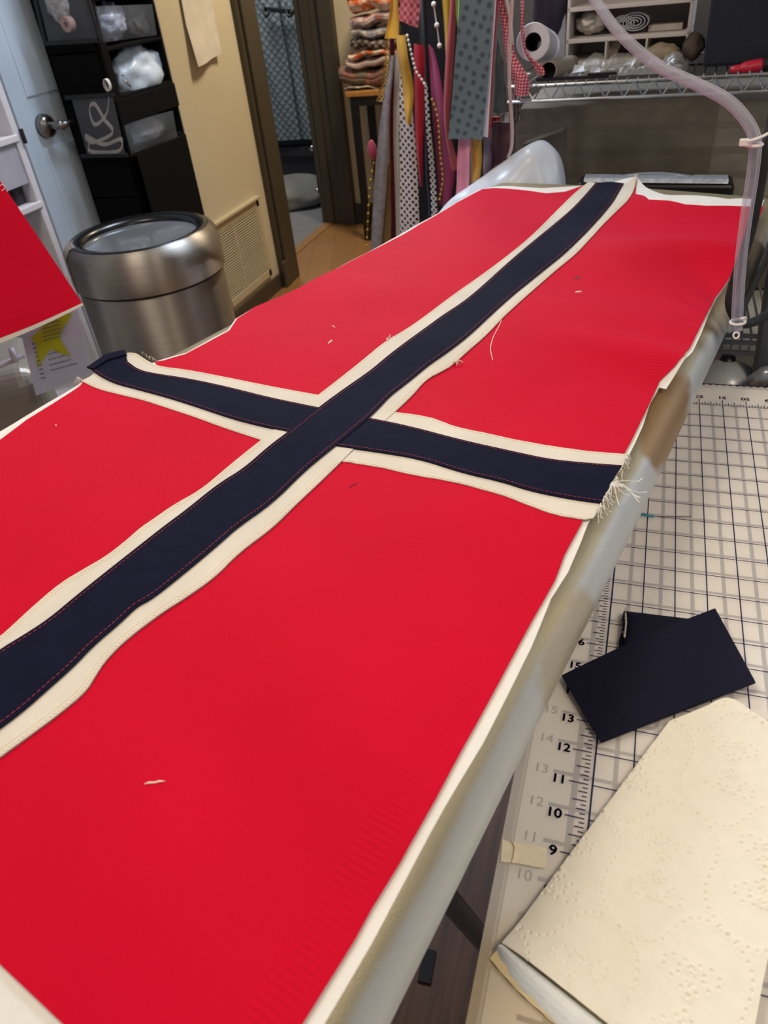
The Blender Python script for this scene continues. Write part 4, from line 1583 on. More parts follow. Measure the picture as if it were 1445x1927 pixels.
tag(gb.grid(rows).build('plastic_bag', plain('d5dcea', 0.35, var=0.02, scale=6), smooth=True, thick=0.001), 'large pale blue white plastic bag slumped between ribbons and wire rack', 'bag')
br_ = MB()
a, b, c, d = [ony(*q) for q in ((985, 300, 1.73), (1062, 245, 1.73), (1066, 350, 1.73), (985, 350, 1.73))]
quad_box(br_, [d, c, b, a + Vector((0, 0, 0.03))], 0.04, Vector((0, 1, 0)))
tag(br_.build('dark_bag', plain('3d352f', 0.6)), 'dark brown bag standing behind the pale plastic bag', 'bag')

# things beyond the far edge of the cutting table
dm = thing('pale_dome', onz(1365, 700, 0.86), 'pale grey rounded dome just past the far edge of the mat', 'dome')
c0 = ony(1364, 728, 0.97)
MB().lathe([(0.0, 0.048), (0.015, 0.0465), (0.028, 0.040), (0.037, 0.029), (0.041, 0.012), (0.042, -0.06)], c0 + Vector((0, 0, -0.012)), 40).build('shell', plain('c4ccd2', 0.3, 0.1, var=0.02), dm, smooth=True)
MB().lathe([(0, 0.010), (0.009, 0.009), (0.011, 0.0)], c0 + Vector((-0.002, 0.012, 0.030)), 24).build('black_cap', plain('15171b', 0.4), dm, smooth=True)
gd = MB()
Yg = 1.10
zs_ = [ony(1400, y, Yg).z for y in (632, 645, 664)]
xs0, xs1 = ony(1355, 640, Yg).x, 0.34
for z_ in zs_:
    gd.bar((xs0, Yg, z_), (xs1, Yg, z_), 0.004, 0.006)
x = xs0 + 0.004
while x < xs1:
    gd.bar((x, Yg, zs_[0]), (x, Yg, zs_[2]), 0.003, 0.003, (0, 1, 0))
    gd.bar((x, Yg, zs_[0]), (x, Yg + 0.2, zs_[0]), 0.003, 0.003)
    x += 0.0125
for q in (xs0 + 0.002, xs1):
    gd.tube([(q, Yg + 0.02, 0), (q, Yg + 0.02, zs_[0])], 0.008, 8)
tag(gd.build('wire_tray', plain('a9adb3', 0.3, 0.9)), 'small chrome wire tray past the table below the hose', 'tray')
mc = thing('grey_machine', ony(1445, 620, 1.0), 'dark grey machine housing at the right edge past the mat', 'machine')
m = MB()
q = [ony(1408, 745, 0.93), ony(1500, 755, 0.93), ony(1560, 480, 0.95), ony(1446, 480, 0.95)]
quad_box(m, q, 0.16, Vector((0.15, 1, 0)).normalized())
m.build('housing', plain('4a4d55', 0.45, var=0.05), mc, bevel=0.012, seg=3)
m = MB()
m.tube([ony(1418, 722, 0.922), ony(1440, 706, 0.92), ony(1470, 700, 0.92)], 0.012, 14)
m.build('silver_rim', plain('b9c3cf', 0.25, 0.6), mc, smooth=True)
gs = MB()
rows = []
for i in range(30):
    row = []
    for j in range(30):
        p = ony(1385 + 110 * j / 29, 420 + 250 * i / 29, 1.50)
        p.y += 0.012 * noise.noise(Vector((i * 0.2, j * 0.2, 1)))
        row.append(p)
    rows.append(row)
tag(gs.grid(rows).build('mottled_sheet', plain('8b8e92', 0.5, var=0.3, scale=25), smooth=True, thick=0.003), 'mottled grey plastic sheet hanging past the right end of the board', 'sheet')
tn = MB()
a = ony(1370, 672, 1.2)
tn.box((a.x - 0.05, 1.14, 0.60), (a.x + 0.3, 1.46, ony(1370, 676, 1.16).z - 0.0))
tag(tn.build('tan_cabinet', plain('9a8f7c', 0.6)), 'tan low cabinet past the mat behind the pale dome', 'cabinet')


# ================================================================= ribbons and trims
G_R = 'ribbons and trims hanging on the stand'
st = thing('ribbon_stand', ony(797, 60, 2.72), 'black upright ribbon stand behind the hanging trims', 'stand')
BLK = plain('121214', 0.5, var=0.02)
p_ = ony(797, 60, 2.72)
MB().tube([(p_.x, 2.72, 0), (p_.x, 2.72, 1.62)], 0.013, 12).build('post', BLK, st, smooth=True)
MB().tube([(p_.x - 0.35, 2.72, 1.60), (p_.x + 0.55, 2.72, 1.60)], 0.012, 12).build('crossbar', BLK, st, smooth=True)
MB().box((p_.x - 0.25, 2.5, 0), (p_.x + 0.25, 2.95, 0.03)).build('base', BLK, st)


def ribbon(lp, rp_, Y, mat, label, name='ribbon', th=0.0015, wave=0.006, nu=8, cat='ribbon', seed=0, top=True):
    n = 40
    if top and min(lp[0][1], rp_[0][1]) <= 3:
        # carry the strip up to the bar above the frame
        def up(a, b):
            k = 90 / max(1, (b[1] - a[1]))
            return (a[0] - (b[0] - a[0]) * k * 0.5, a[1] - 90)
        lp = [up(lp[0], lp[1])] + list(lp)
        rp_ = [up(rp_[0], rp_[1])] + list(rp_)
    A = smooth_line([ony(x, y, Y) for x, y in lp], n)
    Bq = smooth_line([ony(x, y, Y) for x, y in rp_], n)
    rows = []
    for i in range(n):
        row = []
        for j in range(nu + 1):
            p = A[i].lerp(Bq[i], j / nu)
            p.y += wave * math.sin(j / nu * math.pi * 1.6 + seed) + wave * 0.6 * math.sin(i * 0.22 + seed * 2.0)
            row.append(p)
        rows.append(row)
    o = MB().grid(rows).build(name, mat, None, smooth=True, thick=th)
    return tag(o, label, cat, G_R)


def flat2d(m, vo, ang):
    vo.voronoi_dimensions = '2D'
    s_ = m.n('ShaderNodeSeparateXYZ')
    c_ = m.n('ShaderNodeCombineXYZ')
    r_ = m.n('ShaderNodeMapping')
    r_.inputs['Rotation'].default_value = (0, 0, ang)
    m.l(m.co(), s_.inputs[0])
    m.l(s_.outputs[0], c_.inputs[0])
    m.l(s_.outputs[2], c_.inputs[1])
    m.l(c_.outputs[0], r_.inputs[0])
    m.l(r_.outputs[0], vo.inputs['Vector'])


def lace(color, sz):
    m = NT('lace_' + color)
    m.color(color)
    m.set(Roughness=0.9)
    vo = m.n('ShaderNodeTexVoronoi')
    vo.inputs['Scale'].default_value = sz
    vo.inputs['Randomness'].default_value = 0.12
    flat2d(m, vo, 0.785)
    tr = m.n('ShaderNodeBsdfTransparent')
    ms = m.n('ShaderNodeMixShader')
    m.l(m.math('GREATER_THAN', vo.outputs['Distance'], 0.33), ms.inputs[0])
    m.l(tr.outputs[0], ms.inputs[1])
    m.l(m.b.outputs[0], ms.inputs[2])
    m.l(ms.outputs[0], m.out.inputs['Surface'])
    return m.m


def gingham(c1, c2, c3, sz):
    m = NT('gingham')
    sx = m.n('ShaderNodeSeparateXYZ')
    mp = m.n('ShaderNodeMapping')
    mp.inputs['Rotation'].default_value = (0, -0.12, 0)
    m.l(m.co(), mp.inputs[0])
    m.l(mp.outputs[0], sx.inputs[0])
    a = m.math('GREATER_THAN', m.math('SINE', m.math('MULTIPLY', sx.outputs[0], sz)), 0.0)
    b = m.math('GREATER_THAN', m.math('SINE', m.math('MULTIPLY', sx.outputs[2], sz)), 0.0)
    m.color(m.mix(b, m.mix(a, c1, c2), m.mix(a, c2, c3)))
    m.set(Roughness=0.8)
    return m.m


def dotted(base, dot, sz, thr=0.28):
    m = NT('dotted_cloth')
    vo = m.n('ShaderNodeTexVoronoi')
    vo.inputs['Scale'].default_value = sz
    vo.inputs['Randomness'].default_value = 0.35
    flat2d(m, vo, 0.4)
    mr = m.n('ShaderNodeMapRange')
    mr.inputs['From Min'].default_value = thr * 0.6
    mr.inputs['From Max'].default_value = thr * 1.3
    m.l(vo.outputs['Distance'], mr.inputs['Value'])
    m.color(m.mix(mr.outputs[0], dot, m.ramp(m.noise(140, 3), [(0.3, base), (0.7, base)])))
    m.set(Roughness=0.8)
    return m.m


SAT = lambda c, r=0.55: plain(c, r, var=0.06, scale=30, sheen=0.2)
# far curtain of dark fabric at the back of the stand
ribbon([(757, 0), (745, 150), (738, 300), (735, 470)], [(970, 0), (972, 150), (972, 300), (960, 470)], 2.95, plain('1b171c', 0.85), 'black fabric hanging at the very back of the ribbon stand', 'dark_fabric', 0.004, 0.02, 24, 'fabric', 1)
ribbon([(734, 105), (719, 200), (704, 330), (697, 473)], [(743, 105), (734, 200), (729, 320), (717, 473)], 2.58, plain('9a8f90', 0.6, var=0.15, scale=50, alpha=0.9), 'sheer grey ribbon at the far left of the trims', seed=1, top=False)
ribbon([(724, 330), (717, 390), (716, 473)], [(735, 300), (735, 380), (736, 473)], 2.60, weave('8c6f4a', 500, 0.5), 'bronze mesh ribbon second from the left of the trims', seed=2, top=False)
ribbon([(733, 60), (733, 220), (735, 340), (735, 460)], [(741, 60), (740, 220), (742, 340), (744, 460)], 2.61, plain('5d1024', 0.8, bump=0.5, bscale=200), 'dark crimson bobbled trim between bronze mesh and beige', seed=3, top=False)
ribbon([(742, 100), (740, 220), (742, 340), (745, 460)], [(754, 100), (752, 220), (754, 340), (754, 460)], 2.60, SAT('b5a797'), 'narrow beige satin ribbon left of the wide lace', seed=0.5, top=False)
ribbon([(752, 100), (751, 220), (751, 330), (752, 455)], [(764, 100), (779, 235), (785, 330), (791, 455)], 2.55, lace('ddd4d0', 62), 'wide white lace trim with open diamond mesh', th=0.001, seed=1.3, nu=12, top=False)
ribbon([(755, 160), (752, 330), (753, 460)], [(775, 160), (784, 330), (790, 460)], 2.60, plain('6b4a58', 0.8), 'mauve ribbon seen through the wide lace', seed=1.3, top=False)
ribbon([(779, 82), (779, 174), (781, 249), (790, 351)], [(797, 85), (799, 125), (796, 240), (794, 351)], 2.54, SAT('b80f2f'), 'bright red scalloped ribbon in the middle of the trims', seed=2.2, top=False)
ribbon([(792, 225), (797, 320), (803, 425)], [(801, 200), (806, 320), (812, 425)], 2.55, SAT('14173a'), 'narrow navy ribbon between red scallop and leopard lace', seed=0.2, top=False)
ribbon([(797, 150), (800, 212), (806, 310), (812, 415)], [(804, 160), (811, 240), (818, 320), (824, 400)], 2.53, lace('d8d2d2', 75), 'narrow white lace trim right of the navy ribbon', th=0.001, seed=1, top=False)
ribbon([(797, 170), (801, 230), (806, 310), (812, 410)], [(803, 170), (810, 240), (817, 320), (822, 405)], 2.555, plain('2b2b40', 0.8), 'dark backing ribbon behind the narrow white lace', seed=1, top=False)
ribbon([(802, 85), (811, 174), (817, 274), (826, 385)], [(814, 90), (829, 145), (842, 224), (856, 300), (846, 400)], 2.58, SAT('a53a6a', 0.45), 'wide magenta satin ribbon curling behind the gold bead string', seed=0.8, nu=12, wave=0.012, top=False)
ribbon([(847, 0), (838, 112), (836, 224), (848, 320)], [(858, 0), (850, 150), (846, 249), (866, 320)], 2.45, SAT('a8454a'), 'dusty red ribbon left of the grey dotted strip', seed=2.5)
ribbon([(863, 240), (861, 300), (857, 372)], [(885, 240), (885, 300), (882, 360)], 1.625, SAT('d987a0'), 'pale pink pleated ribbon below the grey dotted strip', seed=0.3, top=False)
ribbon([(885, 240), (886, 300), (887, 345)], [(907, 240), (906, 300), (903, 335)], 1.63, SAT('b98a2e'), 'short mustard ribbon end below the grey dotted strip', seed=1.1, top=False)
ribbon([(908, 240), (909, 290), (908, 330)], [(925, 240), (924, 290), (922, 322)], 1.635, SAT('6c5d6d'), 'grey purple ribbon end right of the mustard end', seed=2.1, top=False)
ribbon([(925, 230), (925, 290), (922, 322)], [(962, 230), (960, 280), (950, 305)], 1.64, SAT('3c1420'), 'dark wine ribbon end behind the thin white ribbon', seed=0.1, top=False)
ribbon([(831, 0), (836, 60), (840, 130)], [(848, 0), (846, 60), (850, 130)], 2.60, SAT('c69a1c'), 'mustard yellow ribbon behind the pearl string', seed=1.8)
ribbon([(857, 0), (858, 30), (862, 58)], [(868, 0), (866, 30), (866, 55)], 2.30, SAT('8fae4a'), 'lime green ribbon end beside the grey dotted strip', seed=0.6)
# mustard ribbon draped over the pile
ribbon([(736, 0), (731, 30), (723, 73)], [(750, 0), (751, 35), (750, 72)], 2.52, SAT('d79a2b', 0.4), 'upper length of golden ribbon beside the fabric stack', seed=0.4)
ribbon([(743, 66), (748, 106), (754, 160), (763, 232)], [(762, 66), (769, 112), (777, 174), (774, 233)], 2.48, SAT('d9a336', 0.4), 'golden ribbon end hanging in front of the wide lace', seed=1.4, top=False, wave=0.01)
ribbon([(752, -5), (750, 20), (748, 38)], [(792, -5), (790, 25), (787, 52)], 2.56, gingham('b0484f', 'c27076', '8e2d3a', 300), 'pink and red striped ribbon end at the top of the stand', seed=0.9)
ribbon([(725, 75), (722, 130), (707, 192)], [(741, 70), (735, 130), (722, 192)], 2.62, lace('a8823c', 90), 'gold netting trim falling beside the fabric stack', th=0.001, seed=0.2, top=False)
# grey dotted strip and its neighbours, hanging from the wire rack
GD = dotted('66757f', '45505c', 55)
ribbon([(865, 0), (855, 125), (843, 262)], [(929, 0), (921, 125), (908, 262)], 1.60, GD, 'broad slate grey polka dot fabric strip, widest of all', seed=0.3, nu=14, wave=0.003)
ribbon([(928, 0), (920, 125), (907, 257)], [(934, 0), (926, 125), (918, 258)], 1.602, plain('cfcdd6', 0.6), 'white edging strip along the grey dotted fabric', seed=0.3, wave=0.002, nu=3)
ribbon([(933, 0), (926, 125), (918, 258)], [(938, 0), (929, 125), (921, 257)], 1.605, SAT('b02038'), 'thin red strip beside the white edging', seed=0.3, wave=0.002, nu=3)
ribbon([(934, 75), (930, 150), (928, 212)], [(946, 115), (951, 170), (954, 212)], 1.66, plain('585c5c', 0.7), 'charcoal grey strip behind the red gingham', seed=1.2, top=False)
GI = gingham('e6b9c0', 'c8606e', 'a8283c', 1150)
ribbon([(934, 0), (945, 70), (955, 125), (966, 150), (968, 181)], [(948, 0), (961, 60), (967, 100), (985, 130), (995, 152), (994, 180)], 1.63, GI, 'red and white gingham ribbon twisting beside the grey strip', seed=2.0, wave=0.008)
ribbon([(946, 0), (955, 30), (962, 60)], [(957, 0), (963, 40), (967, 85)], 1.625, SAT('d6cbbd'), 'cream ribbon crossing over the gingham', seed=0.7)
ribbon([(960, -10), (956, 80), (956, 160), (960, 230), (960, 275), (953, 297)], [(967, -10), (963, 80), (962, 160), (966, 230), (965, 275), (958, 298)], 1.55, plain('c9b3b6', 0.6), 'long thin pale pink ribbon hanging over the plastic bag', seed=0.0, wave=0.002, nu=3)
ribbon([(980, -5), (980, 60), (987, 100), (1003, 123), (1014, 143)], [(986, -5), (986, 55), (992, 100), (1020, 124), (1026, 140)], 1.66, GI, 'second gingham ribbon curling in front of the white roll', seed=0.9, wave=0.004)
ribbon([(925, 222), (920, 245), (914, 262)], [(940, 218), (942, 240), (941, 262)], 1.68, SAT('b9112c'), 'red ribbon end below the charcoal strip', seed=0.1, top=False)
ribbon([(940, 217), (942, 240), (941, 261)], [(957, 211), (960, 235), (961, 258)], 1.685, plain('d3cfcf', 0.7), 'white ribbon end right of the red end', seed=0.4, top=False)
zb_ = MB()
for k, (x, y, a) in enumerate(((968, 200, 0.3), (974, 214, 1.0), (976, 232, 1.9), (968, 246, 2.6), (964, 225, 0.0))):
    c = ony(x, y, 1.69)
    zb_.grid([[c + Vector((math.cos(a + q * 0.5) * s, 0.01 * math.sin(q), math.sin(a + q * 0.5) * s)) for q in range(4)] for s in (0.003, 0.012, 0.020)])
m = NT('zebra')
wv_ = m.n('ShaderNodeTexWave')
wv_.inputs['Scale'].default_value = 45
wv_.inputs['Distortion'].default_value = 4
m.l(m.co(), wv_.inputs['Vector'])
m.color(m.ramp(wv_.outputs['Fac'], [(0.45, '1a1a1c'), (0.55, 'd9d6d4')]))
tag(zb_.build('striped_bow', m.m, thick=0.001), 'black and white striped bow at the left end of the wire shelf', 'bow')


def beads(px_, Y, r, mat, label, n):
    P = smooth_line([ony(x, y, Y) for x, y in px_], n)
    m = thing('bead_string', P[0], label, 'bead string', G_R)
    for p in P:
        b = MB().ball(p, r, 2).build('bead', mat, m, smooth=True)
    MB().tube(P, r * 0.25, 6).build('string', mat, m)


beads([(766, 67), (774, 100), (782, 132), (789, 143), (798, 157)], 2.46, 0.0045, plain('e9ddd0', 0.3), 'short white pearl string over the red scallop ribbon', 12)
beads([(813, 187), (824, 224), (828, 286), (833, 336), (827, 375)], 2.50, 0.0042, plain('d8ad3a', 0.35, 0.4), 'gold bead string in front of the magenta ribbon', 20)
beads([(706, 290), (701, 320), (696, 350), (693, 400), (690, 462)], 2.62, 0.005, plain('c79a33', 0.35, 0.4), 'gold bead string at the left edge of the trims', 12)
beads([(816, 8), (822, 48), (827, 86)], 2.48, 0.0075, plain('efe3dd', 0.35), 'large white pearls above the magenta ribbon', 3)
rf = MB().lump(ony(700, 282, 2.62), (0.016, 0.012, 0.032), 0.1, 1.5, 3, 1)
tag(rf.build('red_tassel', SAT('b03a52'), smooth=True), 'small red tassel beside the sheer grey ribbon', 'tassel')

# stand with folded fabrics
fs = thing('side_table', (-1.5, 4.3, 0), 'tall black framed side table with tan top by the doorway', 'table')
tz = ony(680, 180, 4.25).z
MB().box((-1.645, 4.24, tz - 0.004), (-1.2, 4.56, tz + 0.022)).build('table_top', plain('c08a48', 0.5), fs, bevel=0.004)
MB().box((-1.625, 4.25, tz - 0.05), (-1.22, 4.54, tz - 0.005)).build('apron', BLK, fs)
for x, y in ((-1.605, 4.265), (-1.605, 4.53), (-1.24, 4.265), (-1.24, 4.53)):
    MB().box((x - 0.02, y - 0.016, 0), (x + 0.02, y + 0.016, tz - 0.04)).build('leg', BLK, fs)
G_F = 'folded fabrics stacked on the side table'


def patt(base, *spots):
    m = NT('printed_cloth')
    c = None
    vo = m.noise(22, 2)
    st_ = [(0.0, base), (0.42, base)]
    k = 0.55
    for s in spots:
        st_ += [(k, s), (k + 0.06, s)]
        k += 0.1
    m.color(m.ramp(vo, st_[:8]))
    m.set(Roughness=0.8)
    return m.m


stk = [(172, 164, '705848', patt('7c6a58', 'd8cfc0'), 'white edged folded cloth at the bottom of the stack', 648, 730),
       (164, 128, '6a5548', patt('6d6a58', '8a5a50', 'b87a6a', '4c5a4c'), 'floral green and rose folded fabric low in the stack', 640, 728),
       (128, 110, 'cbb8b4', plain('cbb5b2', 0.8, var=0.1), 'pinkish white folded fabric above the floral one', 652, 738),
       (110, 96, 'e9dccb', patt('e2d4c0', 'd8683a'), 'cream folded fabric with orange dots in the stack', 655, 738),
       (96, 72, '3a3134', gingham('2c2428', '8a7f78', '55403c', 160), 'dark striped folded fabric in the middle of the stack', 660, 742),
       (72, 50, 'd8cfc5', patt('d5cabd', '8a8a98'), 'off white folded fabric above the dark stripes', 661, 742),
       (50, 26, 'cbb8bf', patt('ccb9b6', '8f7a82', 'd0622e'), 'lilac folded fabric second from the stack top', 658, 740),
       (26, -30, 'f0b070', patt('ecdccb', 'd9622e', 'f0b070', 'ecdccb'), 'orange and white folded fabric on top of the stack', 656, 738)]
for i, (y0, y1, c_, mt, lab, xa, xb) in enumerate(stk):
    a, b = ony(xa, y0, 4.27), ony(xb, y0, 4.27)
    z0, z1 = ony((xa + xb) / 2, y0, 4.27).z, ony((xa + xb) / 2, y1, 4.27).z
    if i == 0:
        z0 = tz + 0.022
    m = MB()
    n = 40
    rows = []
    for k in range(18):
        t = k / 17 * 2 * math.pi
        row = []
        for j in range(n + 1):
            x = a.x + (b.x - a.x) * j / n
            zc, hz = (z0 + z1) / 2, (z1 - z0) / 2 * 0.93
            sag = 0.010 * math.sin(j / n * 5 + i * 1.7) + 0.004 * math.sin(j * 0.35 + i)
            row.append(Vector((x + 0.012 * math.sin(t) * (1 if j > n / 2 else -1) * (1 if j in (0, n) else 0.3), 4.40 - 0.13 * math.cos(t) * (1 + 0.05 * math.sin(j * 0.2 + i)), zc + hz * max(-1, min(1, 1.3 * math.sin(t))) + sag)))
        rows.append(row)
    m.grid(rows + [rows[0]])
    bmesh.ops.holes_fill(m.bm, edges=[e for e in m.bm.edges if e.is_boundary], sides=0)
    tag(m.build('folded_fabric', mt, smooth=True), lab, 'fabric', G_F)


# ================================================================= paper on the cream wall
pw = MB()
rows = []
tl, tr_, brp, blp = onx(328, -60, -1.835), onx(388, -60, -1.835), onx(410, 102, -1.835), onx(362, 127, -1.835)
for i in range(24):
    t = i / 23
    row = []
    for j in range(14):
        s = j / 13
        p = tl.lerp(tr_, s).lerp(blp.lerp(brp, s), t)
        p.x += 0.006 + 0.05 * max(0, t - 0.55) * (1 - s * 0.6) + 0.006 * math.sin(s * 7) * t
        row.append(p)
    rows.append(row)
tag(pw.grid(rows).build('paper_note', plain('e3dccf', 0.7, var=0.06, scale=18), smooth=True, thick=0.0008), 'curling white paper note pinned on the cream wall', 'paper')

# ================================================================= hanging organizer on the door
og = thing('hanging_organizer', (-1.7, 2.3, 0.7), 'black fabric hanging organizer with clear pockets on the white door', 'organizer')
OB = plain('040405', 0.9, var=0.06, scale=80, bump=0.2, bscale=500, spec=0.15)
OX0, OX1, OY0, OY1 = -1.795, -1.60, 2.15, 2.50


def zx(x, y):
    return onx(x, y, OX1).z


levels = [0.66, zx(300, 255) - 0.0, zx(310, 205), zx(325, 150), zx(330, 162)]
z_a = onx(295, 260, OX1).z     # bottom of lower clear pocket bin
z_b = onx(290, 168, OX1).z     # ledge under the white bag
z_c = onx(250, 75, OX1).z      # bottom of top bin
ob = MB()
ob.box((OX0, OY0, 0.62), (OX1 - 0.012, OY0 + 0.012, 1.75))
ob.box((OX0, OY1 - 0.012, 0.62), (OX1, OY1, 1.75))
ob.box((OX0, OY0, 0.62), (OX0 + 0.01, OY1, 1.75))
for z_ in (0.62, 0.80, z_a - 0.02, z_b, z_c - 0.016, z_c + 0.16, 1.72):
    ob.box((OX0, OY0, z_), (OX1, OY1, z_ + 0.01))
ob.build('shelf_box', OB, og, bevel=0.003)
ft_ = MB()
ft_.box((OX1 - 0.006, OY0, z_b - 0.068), (OX1 + 0.006, OY1, z_b + 0.002))
ft_.box((OX1 - 0.006, OY0, 0.60), (OX1 + 0.004, OY1, z_a - 0.02))
ft_.box((OX1 - 0.006, OY0, 0.62), (OX1 + 0.004, OY0 + 0.035, 1.75))
ft_.box((OX1 - 0.006, OY0, z_c + 0.108), (OX1 + 0.006, OY1, z_c + 0.16))
ft_.build('front_flap', plain('060506', 0.9, bump=0.2, bscale=500, spec=0.15), og, bevel=0.003)
VIN = NT('clear_vinyl')
VIN.color('c9cfd8')
VIN.set(Roughness=0.12)
tr = VIN.n('ShaderNodeBsdfTransparent')
ms = VIN.n('ShaderNodeMixShader')
ms.inputs[0].default_value = 0.06
VIN.l(tr.outputs[0], ms.inputs[1])
VIN.l(VIN.b.outputs[0], ms.inputs[2])
VIN.l(ms.outputs[0], VIN.out.inputs['Surface'])


def vpane(q, name='clear_pocket'):
    rows = [[q[0].lerp(q[1], i / 8).lerp(q[3].lerp(q[2], i / 8), j / 8) + Vector((0.012 * math.sin(math.pi * i / 8) * math.sin(math.pi * j / 8), -0.010 * math.sin(math.pi * i / 8) * math.sin(math.pi * j / 8), 0)) for j in range(9)] for i in range(9)]
    MB().grid(rows).build(name, VIN.m, og, smooth=True, thick=0.0006)


X1 = OX1 + 0.004
vpane([onx(178, 12, X1), onx(286, 8, X1), onx(295, 66, X1), onx(194, 80, X1)])
vpane([onx(232, 232, X1), onx(325, 208, X1), onx(334, 258, X1), onx(247, 290, X1)])
Y0_ = OY0 - 0.035
vpane([ony(72, 0, Y0_), ony(165, 0, Y0_), ony(186, 72, Y0_), ony(92, 80, Y0_)])
vpane([ony(135, 187, Y0_), ony(212, 180, Y0_), ony(236, 290, Y0_), ony(165, 292, Y0_)])
for a, b in (((66, 0), (86, 84)), ((86, 82), (188, 76)), ((166, 0), (188, 76)), ((123, 184), (214, 178)), ((152, 294), (240, 292))):
    MB().bar(ony(a[0], a[1], Y0_ - 0.002), ony(b[0], b[1], Y0_ - 0.002), 0.006, 0.010).build('pocket_binding', plain('101115', 0.6), og)
# contents of the organizer
def put(px_, kind, size, mt, name, label, cat, seed, plane='x', pos=None, amp=0.3, fr=2.0):
    p = onx(px_[0], px_[1], pos) if plane == 'x' else ony(px_[0], px_[1], pos)
    o = MB().lump(p, size, amp, fr, 4, seed).build(name, mt, None, smooth=True)
    return tag(o, label, cat)


BAGM = plain('c9d4de', 0.35, var=0.12, scale=12)
put((262, 140), 'x', (0.05, 0.13, 0.085), BAGM, 'plastic_bag', 'white bunched plastic bag in the open middle shelf of the organizer', 'bag', 4, pos=-1.655, amp=0.25)
put((205, 40), 'x', (0.03, 0.07, 0.045), plain('a7adc0', 0.3, var=0.25, scale=30), 'plastic_packet', 'crumpled clear packet in the top right organizer pocket', 'packet', 7, pos=-1.645, amp=0.35, fr=3)
put((265, 42), 'x', (0.025, 0.07, 0.045), plain('5f5d57', 0.25, var=0.3, scale=30), 'plastic_packet', 'dark see through packet beside the crumpled clear one', 'packet', 9, pos=-1.66)
put((272, 250), 'x', (0.03, 0.12, 0.038), plain('8e929c', 0.3, var=0.2, scale=14), 'plastic_packet', 'grey folded packet in the lower right organizer pocket', 'packet', 2, pos=-1.65, amp=0.15)
# lace bundle and thread roll in top side pocket
lb = MB()
lb.lump(ony(108, 8, 2.135), (0.034, 0.010, 0.050), 0.3, 2.5, 4, 12)
tag(lb.build('lace_bundle', plain('a29d9c', 0.8, var=0.3, scale=60), smooth=True), 'grey lace bundle in the upper side pocket of the organizer', 'lace')
tr_l = MB()
c0 = ony(134, 45, 2.146)
tr_l.lathe([(0.008, 0.0), (0.019, 0.0), (0.019, 0.022), (0.008, 0.022), (0.008, 0.0)], c0 + Vector((0, -0.026, 0)), 32, (0.15, 1, 0.1))
tag(tr_l.build('tape_roll', plain('a8877c', 0.7)), 'brownish pink tape roll in the upper side pocket of the organizer', 'roll')
el = MB()
P = smooth_line([ony(x, y, 2.132) for x, y in ((205, 180), (200, 215), (178, 235), (168, 205), (178, 196), (196, 225), (212, 250), (175, 268), (160, 255), (195, 272), (228, 262), (222, 285), (170, 285), (168, 268))], 90)
el.grid([[p + Vector((-0.002, 0, -0.005)), p + Vector((0.004, -0.002, 0.006))] for p in P])
tag(el.build('elastic_strap', plain('a9a39b', 0.8), smooth=True, thick=0.002), 'tangled grey elastic in the lower side pocket of the organizer', 'elastic')
rg = MB()
P = [ony(202, 160, 2.14) + Vector((math.cos(a) * 0.009, 0, math.sin(a) * 0.016)) for a in [k * 2 * math.pi / 24 for k in range(25)]]
rg.grid([[p + Vector((0, -0.006, 0)), p + Vector((0, 0.006, 0))] for p in P])
tag(rg.build('white_loop', plain('d7d3ce', 0.6), smooth=True, thick=0.002), 'white ribbon loop sticking out above the lower side pocket', 'loop')
sn = MB()
a, b = onx(233, 150, -1.585), onx(246, 163, -1.585)
sn.tube([a, b], 0.0028, 8)
sn.ball(a + Vector((0, 0.002, 0.012)), 0.004, 2)
tag(sn.build('silver_pin', plain('cfcac0', 0.25, 0.9), smooth=True), 'silver clasp pin at the edge of the organizer shelf', 'pin')

# ================================================================= steel trash can
tcp = away(262, 436, 2.22)
R_T = 0.205
tc = thing('trash_can', (tcp.x, tcp.y, 0), 'round brushed steel trash can with black rimmed glassy lid', 'trash can')
zt_ = tcp.z
m = NT('brushed_steel')
mp = m.n('ShaderNodeMapping')
mp.inputs['Scale'].default_value = (1, 1, 90)
m.l(m.co(), mp.inputs[0])
m.color(m.ramp(m.noise(6, 4, mp.outputs[0]), [(0.3, 'b5aea6'), (0.7, 'c6c0b8')]))
m.set(Metallic=1.0, Roughness=0.5)
m.b.inputs['Anisotropic'].default_value = 0.95
m.b.inputs['Anisotropic Rotation'].default_value = 0.25
tg = m.n('ShaderNodeTangent', direction_type='RADIAL', axis='Z')
m.l(tg.outputs[0], m.b.inputs['Tangent'])
BST = m.m
MB().lathe([(0, 0.0), (R_T - 0.006, 0.0), (R_T - 0.004, 0.01), (R_T - 0.004, zt_ - 0.112)], (tcp.x, tcp.y, 0), 72).build('body', BST, tc, smooth=True)
lid_ = MB().lathe([(R_T - 0.003, zt_ - 0.112), (R_T + 0.003, zt_ - 0.110), (R_T + 0.003, zt_ - 0.035), (R_T, zt_ - 0.018), (R_T - 0.010, zt_ - 0.004), (R_T - 0.02, zt_)], (tcp.x, tcp.y, 0), 72).build('lid', BST, tc, smooth=True)
MB().lathe([(R_T - 0.004, zt_ - 0.118), (R_T - 0.0035, zt_ - 0.110)], (tcp.x, tcp.y, 0), 72).build('seam', plain('1a1816', 0.6), tc)
MB().lathe([(R_T - 0.018, zt_ - 0.001), (R_T - 0.022, zt_ + 0.003), (R_T - 0.045, zt_ - 0.002), (R_T - 0.052, zt_ - 0.012), (R_T - 0.052, zt_ - 0.02)], (tcp.x, tcp.y, 0), 72).build('black_rim', plain('0d0e11', 0.25, var=0.0), lid_, smooth=True)
